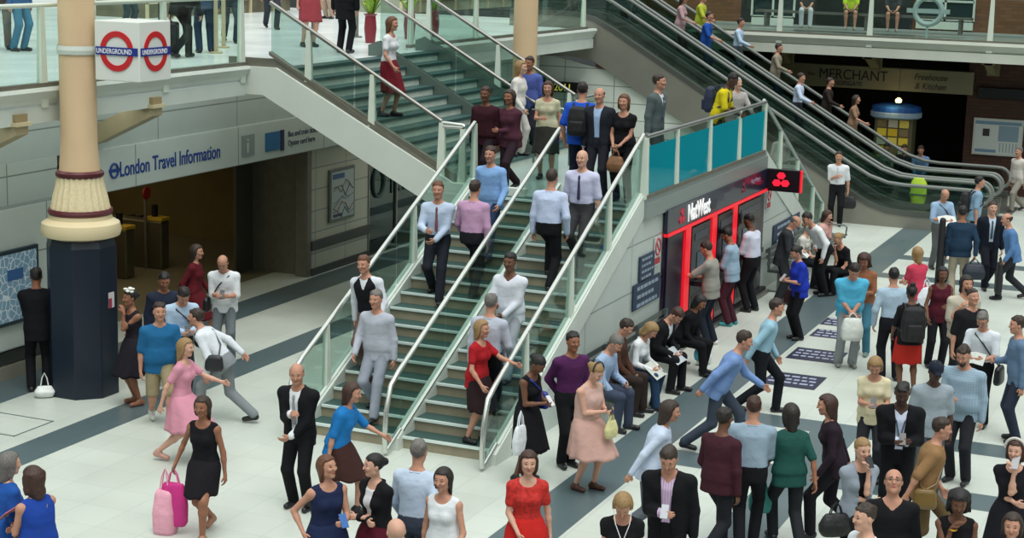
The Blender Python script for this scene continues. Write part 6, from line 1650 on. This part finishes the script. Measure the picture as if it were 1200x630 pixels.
a = P(gnd(845, 384, 1.7), 80, 1.8, hair='short', hairc='brown', skin='fair', top=('#6f8cbd', 1, False, 'shirt'), bot=T_('#39424f'), legs='walk', lean=26, L='reach', R='back', step=.7, label='man in cornflower blue shirt striding in front of the bench')
a = P(gnd(763, 466, 1.68), 85, 1.74, hair='medium', hairc='brown', sex='f', skin='fair', top=('#b9c6da', 1, False, 'loose'), bot=T_('#5a5f68'), legs='walk', lean=18, L='fwd', R='back', label='person in very pale blue top striding behind the suited phone user')
a = P(gnd(984, 457, 1.74), 268, 1.74, hair='medium', hairc='chestnut', sex='f', skin='fair', top=('#241a24', 1, False, 'tee'), bot=T_('#14141a'), legs='walk', lean=10, L='fwd', R='back', label='brown haired woman in plum black clothes walking left')
a = P(gnd(1088, 482, 1.72), 80, 1.72, hair='short', hairc='brown', skin='fair', top=('#8a6a48', .5, False, 'loose'), bot=T_('#5a4a30'), legs='walk', lean=12, L='fwd', R='back', label='man in tan brown shirt walking right through the crowd')
strap_bag(a, 'mustard brown bag of the tan shirted walker', '#6d5527', -1)
a = P(gnd(787, 518, 1.82), 345, 1.82, hair='short', hairc='brown', skin='fair', w=1.05, stripe=stripe_mat('pink_stripe', '#cdb8d0', '#a98fb0', 13), top=('#c9b3cb', 1, True, 'open'), bot=T_('#101116'), jacket=('#0f1015', 'open', -.2), L='down', R='phone_in', head=(30, 0), label='man in black suit and pink striped shirt looking at his phone in the lower middle')
phone(a, 'silver phone held by the man in pink striped shirt', -1, '#aeb2ba')
a = P(gnd(731, 571, 1.66), 355, 1.66, sex='f', hair='long', hairc='blond', skin='fair', top=('#121216', .15, False, 'scoop'), bot=T_(BK), head=(38, 0), L='phone', R='phone_in', label='blonde woman in black top with earphones at the bottom edge')
t = place_empty('earphones', a['head'] - V3(0, 0, .02), a['heading'], 'white earphone cable of the blonde woman in black top', 'earphones')
mb = MB(); mb.tube([(.02, .085, .0), (.10, .07, -.12), (.14, .02, -.26), (.15, 0, -.42)], .004, 5); mb.tube([(.02, -.085, .0), (.10, -.06, -.12), (.14, .0, -.26)], .004, 5); mb.build('cable', mat('cable_white', '#d8d8d8', .5), t)
# ---- arcade seats beyond the escalators
t = place_empty('bench', (46.95, 8.2, 0), 0, 'dark bench in front of the arcade beside the kiosk', 'bench')
MB().box(-.25, .25, -1.4, 1.0, .40, .46).build('seat', M_black, t)
for y in (-1.2, .8): MB().box(-.2, .2, y - .04, y + .04, 0, .40).build('leg', M_black, t)
for (px, py, c, lb_, sx_2) in ((1081, 161, '#6f8ab4', 'person in periwinkle shirt seated by the arcade right of the kiosk', 'm'), (1061, 167, '#1d1f26', 'person in black seated between the kiosk and the periwinkle shirt', 'm'), (1040, 172, '#a9a39c', 'person in pale jacket seated in front of the kiosk', 'f')):
    q = atx(px, py, 46.9); P((46.9, float(q[1]), 0), 340, 1.72, sex=sx_2, hair='short', hairc='brown', skin='fair', top=(c, 1, False, 'tee'), bot=T_('#26365a' if sx_2 == 'm' else '#3a3a3e'), legs='sit', L='lap', R='lap', lean=10, head=(15, 0), label=lb_)

# ---- on the lower stairs (down = coming towards the viewer, up = climbing)
DN, UPH = 337, 157
P(low(427, 293, 1.76, lane='L'), DN, 1.76, hair='short', hairc='ginger', skin='fair', top=('#cdd2da', 1, True, 'shirt'), vest=('#15161b', 'v', .02), bot=T_('#6b5550'), legs='down', L='fwd', R='down', lean=8, side=-5, label='man in dark waistcoat over white sleeves low on the left stair lane')
P(low(437, 352, 1.6, lane='L'), DN, 1.76, hair='short', hairc='grey', skin='fair', top=('#a9aeba', 1, False, 'shirt'), bot=T_('#8d93a0'), legs='down', L='down', R='fwd', label='man in pale grey clothes near the foot of the left stair lane')
a = P(low(513, 205, 1.78, lane='L'), DN + 15, 1.78, hair='short', hairc='ginger', skin='fair', top=('#b3c3da', 1, True, 'shirt'), tie='#7a4a50', bot=T_('#20232c'), legs='down', L='clasp', R='read', label='man in pale blue shirt with reddish tie high on the left stair lane')
P(low(599, 214, 1.72, lane='L'), UPH, 1.72, hair='short', hairc='brown', skin='fair', top=('#b58fae', 1, True, 'shirt'), bot=T_('#1d1c24'), legs='up', L='fwd', R='down', w=1.05, label='man in dusty pink shirt climbing near the middle rail')
P(low(640, 206, 1.76, lane='R'), UPH, 1.76, hair='short', hairc='brown', skin='fair', top=('#b7c3de', 1, True, 'shirt'), bot=T_(BK), legs='up', L='down', R='relax', w=1.08, label='man in blue white shirt and black trousers climbing the right stair lane')
a = P(low(686, 164, 1.78, lane='R'), DN, 1.78, hair='bald', skin='pale', top=('#c2c3de', .5, True, 'shirt'), tie='#3a3552', bot=T_('#3c3c3e'), legs='down', L='down', R='down', w=1.05, label='bald man in lilac white shirt at the top of the right stair lane')
a = P(low(599, 288, 1.76, lane='R'), DN, 1.76, hair='short', hairc='black', skin='brown', top=('#d0d5de', 1, False, 'open'), bot=T_('#9aa0a8'), legs='down', L='clasp', R='read', label='dark haired man in white shirt halfway down beside the middle rail')
P(low(577, 347, 1.72, lane='R'), UPH, 1.76, hair='short', hairc='grey', skin='fair', top=('#a9afbd', 1, True, 'shirt'), bot=T_('#101116'), legs='up', L='down', R='fwd', w=1.05, label='man in light grey shirt and black trousers climbing below the white shirt')
P(low(516, 466, 1.6, lane='R'), 60, 1.64, sex='f', hair='bob', hairc='blond', skin='fair', top=('#a01a22', .3, False, 'scoop'), bot=('skirt', '#2a1a1e', 1.), legs='stand2', L='reach', R='fwd', label='blonde woman in red top on the lowest steps')
P(low(579, 160, 1.72, lane='L'), DN, 1.72, hair='short', hairc='chestnut', skin='fair', top=('#7fa6d6', 1, False, 'shirt'), bot=T_('#2d3c58'), legs='down', L='fwd', R='down', label='man in sky blue shirt at the very top of the left stair lane')
# ---- on the landing
def land(px, py, h):
    p = gnd(px, py, h, ZL)
    if p[1] < YR + .42: p = aty(px, py, YR + .42)
    if p[0] < X1 + .3: p = atx(px, py, X1 + .3)
    return (float(p[0]), float(min(max(p[1], YR + .4), 11.5)), ZL)
P(land(571, 100, 1.72), DN, 1.72, hair='short', hairc='chestnut', skin='brown', top=('#35161f', 1, False, 'loose'), bot=T_('#241a20'), legs='walk', label='man in dark maroon top at the front of the landing crowd')
P(land(600, 106, 1.70), DN - 10, 1.70, sex='f', hair='medium', hairc='brown', skin='tan', top=('#4a2734', 1, False, 'loose'), bot=T_('#2a1c24'), legs='walk', L='cross', label='woman in plum brown top beside the maroon one on the landing')
P(upp(628, 76, 1.66), 330, 1.74, hair='short', hairc='brown', skin='tan', top=('#4c5a9c', .5, False, 'tee'), bot=T_('#23222c'), label='man in violet blue t-shirt at the back of the landing crowd')
P(land(643, 96, 1.66), 350, 1.66, sex='f', hair='medium', hairc='chestnut', skin='fair', top=('#b8b498', .2, False, 'scoop'), bot=('skirt', '#2a2a26', 1.), L='down', R='phone', label='auburn haired woman in cream top on the landing')
a = P(land(682, 98, 1.8), 165, 1.8, hair='short', hairc='dark', skin='fair', w=1.08, top=('#1f4fb8', .45, False, 'tee'), bot=T_('#1b2233'), L='relax', R='strap', label='man in vivid blue t-shirt seen from behind on the landing')
backpack(a, 'round black backpack on the man in vivid blue', '#0f1013')
P(land(704, 119, 1.76), DN, 1.76, hair='ring', hairc='brown', skin='fair', top=('#9db4d6', 1, True, 'shirt'), bot=T_('#23242c'), jacket=('#23262e', 'open', -.18), label='man in dark jacket and sky blue shirt arriving at the right stair lane')
a = P(land(733, 114, 1.68), DN, 1.68, sex='f', hair='medium', hairc='ginger', skin='fair', top=('#131317', .2, False, 'scoop'), bot=T_('#17171c'), L='clasp', R='bagc', label='fair haired woman in black top behind the near side rail of the landing')
bag(a, 'brown leather handbag carried by the fair haired woman in black on the landing', 1, '#7a5436', w=.28, h=.24, d=.12, handle=.12, name='handbag')
a = P(land(769, 88, 1.82), 60, 1.82, hair='short', hairc='brown', skin='fair', top=('#c9cdd2', 1, True, 'shirt'), tie='#4a5560', bot=T_('#4b5356'), jacket=('#525c5e', 'closed', -.18), L='down', R='down', legs='close', head=(-4, 10), label='man in grey suit standing upright alone on the landing')
a = P(land(843, 93, 1.76), 70, 1.76, hair='crop', hairc='black', skin='dark', top=('#cdbb1e', .45, False, 'tee'), bot=T_('#1b2a30'), L=(.36, .12, .16), R=(.36, .12, .16), lean=16, head=(24, 0), label='man in bright yellow shirt leaning on the landing balustrade')
backpack(a, 'dark blue backpack on the man in the bright yellow shirt', '#1a2440'); 
P(land(862, 116, 1.52), 20, 1.56, hair='crop', hairc='white', skin='pale', top=('#a9a3a0', 1, False, 'shirt'), bot=T_('#4a4f55'), L='rail', R='down', label='short pink faced person right of the bright yellow shirt on the landing')
# ---- upper stairs and upper concourse
P(upp(604, 70, 1.7), 67, 1.7, sex='f', hair='long', hairc='blond', skin='pale', top=('#cfcac6', 1, False, 'loose'), bot=T_('#bdb8b2'), legs='stand2', L='down', R='fwd', label='woman in off white clothes on the lowest upper steps')
P(upp(452, 18, 1.68), 67, 1.68, sex='f', hair='medium', hairc='ginger', skin='fair', top=('#d3d5d8', .3, True, 'scoop'), bot=('skirt', '#6a1824', 1.15), legs='stand2', L='down', R='fwd', label='woman in white top and dark red skirt coming down the wide upper stairs')
def uf(px, py):
    p = atz(px, py, ZU); return (float(p[0]), float(p[1]), ZU)
for (fx, fy, phi, kw) in (
    (24, 60, 60, dict(top=('#3c5f86', 1, False, 'tee'), bot=T_('#3f7594'), label='person in light teal jeans standing behind the glass at the far upper left')),
    (3, 58, 10, dict(top=('#4a4440', 1, False, 'tee'), bot=T_('#6d6862'), label='person in brown grey trousers at the upper left edge')),
    (214, 68, 150, dict(top=('#121317', 1, False, 'loose'), bot=T_('#121317'), legs='walk', lean=20, L='down', R='fwd', label='figure in black bending right of the underground sign')),
    (240, 62, 200, dict(top=('#3c4c66', 1, False, 'tee'), bot=T_('#27384e'), label='person in dark blue jeans right of the black figure behind the glass')),
    (270, 50, 20, dict(top=('#2a2f38', 1, False, 'tee'), bot=T_('#2b3644'), legs='walk', label='person in slate trousers behind the slim cream posts')),
    (318, 34, 20, dict(top=('#3a3c44', 1, False, 'tee'), bot=T_('#31363e'), legs='walk', label='person in charcoal walking on the white upper floor')),
    (362, 55, 30, dict(sex='f', hair='medium', skin='pale', top=('#a8474a', .4, True, 'tee'), bot=('skirt', '#8d3a40', .95), label='woman in brick red at the head of the wide upper stairs')),
    (404, 62, 160, dict(top=('#0f1013', 1, False, 'loose'), bot=T_('#0f1013'), jacket=('#0f1013', 'closed', -.3), label='person in long black coat at the head of the upper stairs')),
    (385, 22, 330, dict(top=('#c9a98a', .4, False, 'tee'), bot=T_('#b09a86'), sex='f', hair='long', label='woman in beige far back on the upper floor')),
    (150, 40, 60, dict(top=('#2c3338', 1, False, 'tee'), bot=T_('#2b3b44'), label='person in dark teal behind the underground sign')),
    ):
    P(uf(fx, fy), phi, 1.74, hairc='brown', hair=kw.pop('hair', 'short'), **kw)
sc_ = uf(205, 66); t = place_empty('suitcase', (sc_[0] - .3, sc_[1], ZU), .5, 'black suitcase beside the bending black figure behind the glass', 'suitcase')
MB().box(-.16, .16, -.24, .24, .05, .62).build('shell', mat('suitcase_black', '#1a1b1f', .45), t, bevel=.04)
for y in (-.2, .2): MB().box(-.02, .02, y - .015, y + .015, 0, .06).build('wheel', M_black, t)
mb = MB(); mb.tube([(0, -.1, .6), (0, -.1, .95), (0, .1, .95), (0, .1, .6)], .012, 6); mb.build('pull_handle', M_black, t)
# ---- on the escalators
for (px, py, lane, kw) in (
    (866, 48, 2, dict(top=('#a9bfd6', 1, True, 'shirt'), bot=T_('#4a5058'), label='man in very pale blue shirt on the farthest escalator')),
    (828, 62, 1, dict(top=('#1c4a9a', .5, False, 'tee'), bot=T_('#22304a'), label='person in royal blue top on the middle escalator')),
    (815, 52, 2, dict(top=('#a8b23a', .5, False, 'tee'), bot=T_('#3a3f36'), label='person in lime green top on the farthest escalator')),
    (792, 38, 1, dict(top=('#a88a8e', .5, False, 'tee'), bot=T_('#3a2c30'), sex='f', hair='medium', label='woman in dusty rose top on the middle escalator')),
    (905, 82, 2, dict(top=('#8a8272', 1, False, 'tee'), bot=T_('#1c2438'), label='person in stone grey jacket on the farthest escalator')),
    (938, 100, 1, dict(top=('#b9c6dc', 1, True, 'shirt'), bot=T_('#2a2d36'), label='man in white blue shirt lower on the middle escalator')),
    (972, 112, 2, dict(top=('#2b2320', 1, False, 'tee'), bot=T_('#201c1c'), label='person in dark brown on the farthest escalator')),
    (1002, 142, 2, dict(top=('#8a6e58', .4, False, 'tee'), bot=T_('#3c3028'), sex='f', hair='medium', label='woman in light brown low on the farthest escalator')),
    (668, -48, 0, dict(top=('#5a4038', 1, False, 'tee'), bot=T_('#4a3630'), label='person in rust brown high on the nearest escalator')),
    (742, -20, 1, dict(top=('#4a3a44', 1, False, 'tee'), bot=T_('#332c33'), label='person in aubergine high on the middle escalator')),
    ):
    P(esc(px, py, 1.72, lane), 67 + 180 if False else 67, 1.72, hairc='brown', hair=kw.pop('hair', 'short'), legs='stand2', R='rail', **kw)
# ---- gallery sitters
t = place_empty('bench', (48.9, 10.2, ZU - .1), 0, 'low bench behind the gallery glass under the gallery windows', 'bench')
MB().box(-.22, .22, -2.9, 3.2, .40, .46).build('seat', M_steel_d, t)
for y in (-2.6, 0, 2.9): MB().box(-.18, .18, y - .04, y + .04, 0, .40).build('leg', M_steel_d, t)
for (px, c, lb_, sk) in ((945, '#b9bfc8', 'person in white trousers seated behind the gallery glass', 'fair'), (997, '#a07a66', 'person with bare legs and lime shirt seated behind the gallery glass', 'fair'), (1046, '#8d6a5c', 'person with bare legs in dark shorts seated behind the gallery glass', 'fair')):
    q = atx(px, 10, 48.85); bare = c != '#b9bfc8'
    P((48.85, float(q[1]), ZU - .1), 350, 1.72, hair='short', hairc='brown', skin=sk, top=('#b9d23a' if 'lime' in lb_ else '#3a3f44', .45, False, 'tee'), bot=('shorts', '#2f3438', .7) if bare else T_(c), shoe='#8d8a84', legs='sit', L='lap', R='lap', label=lb_)
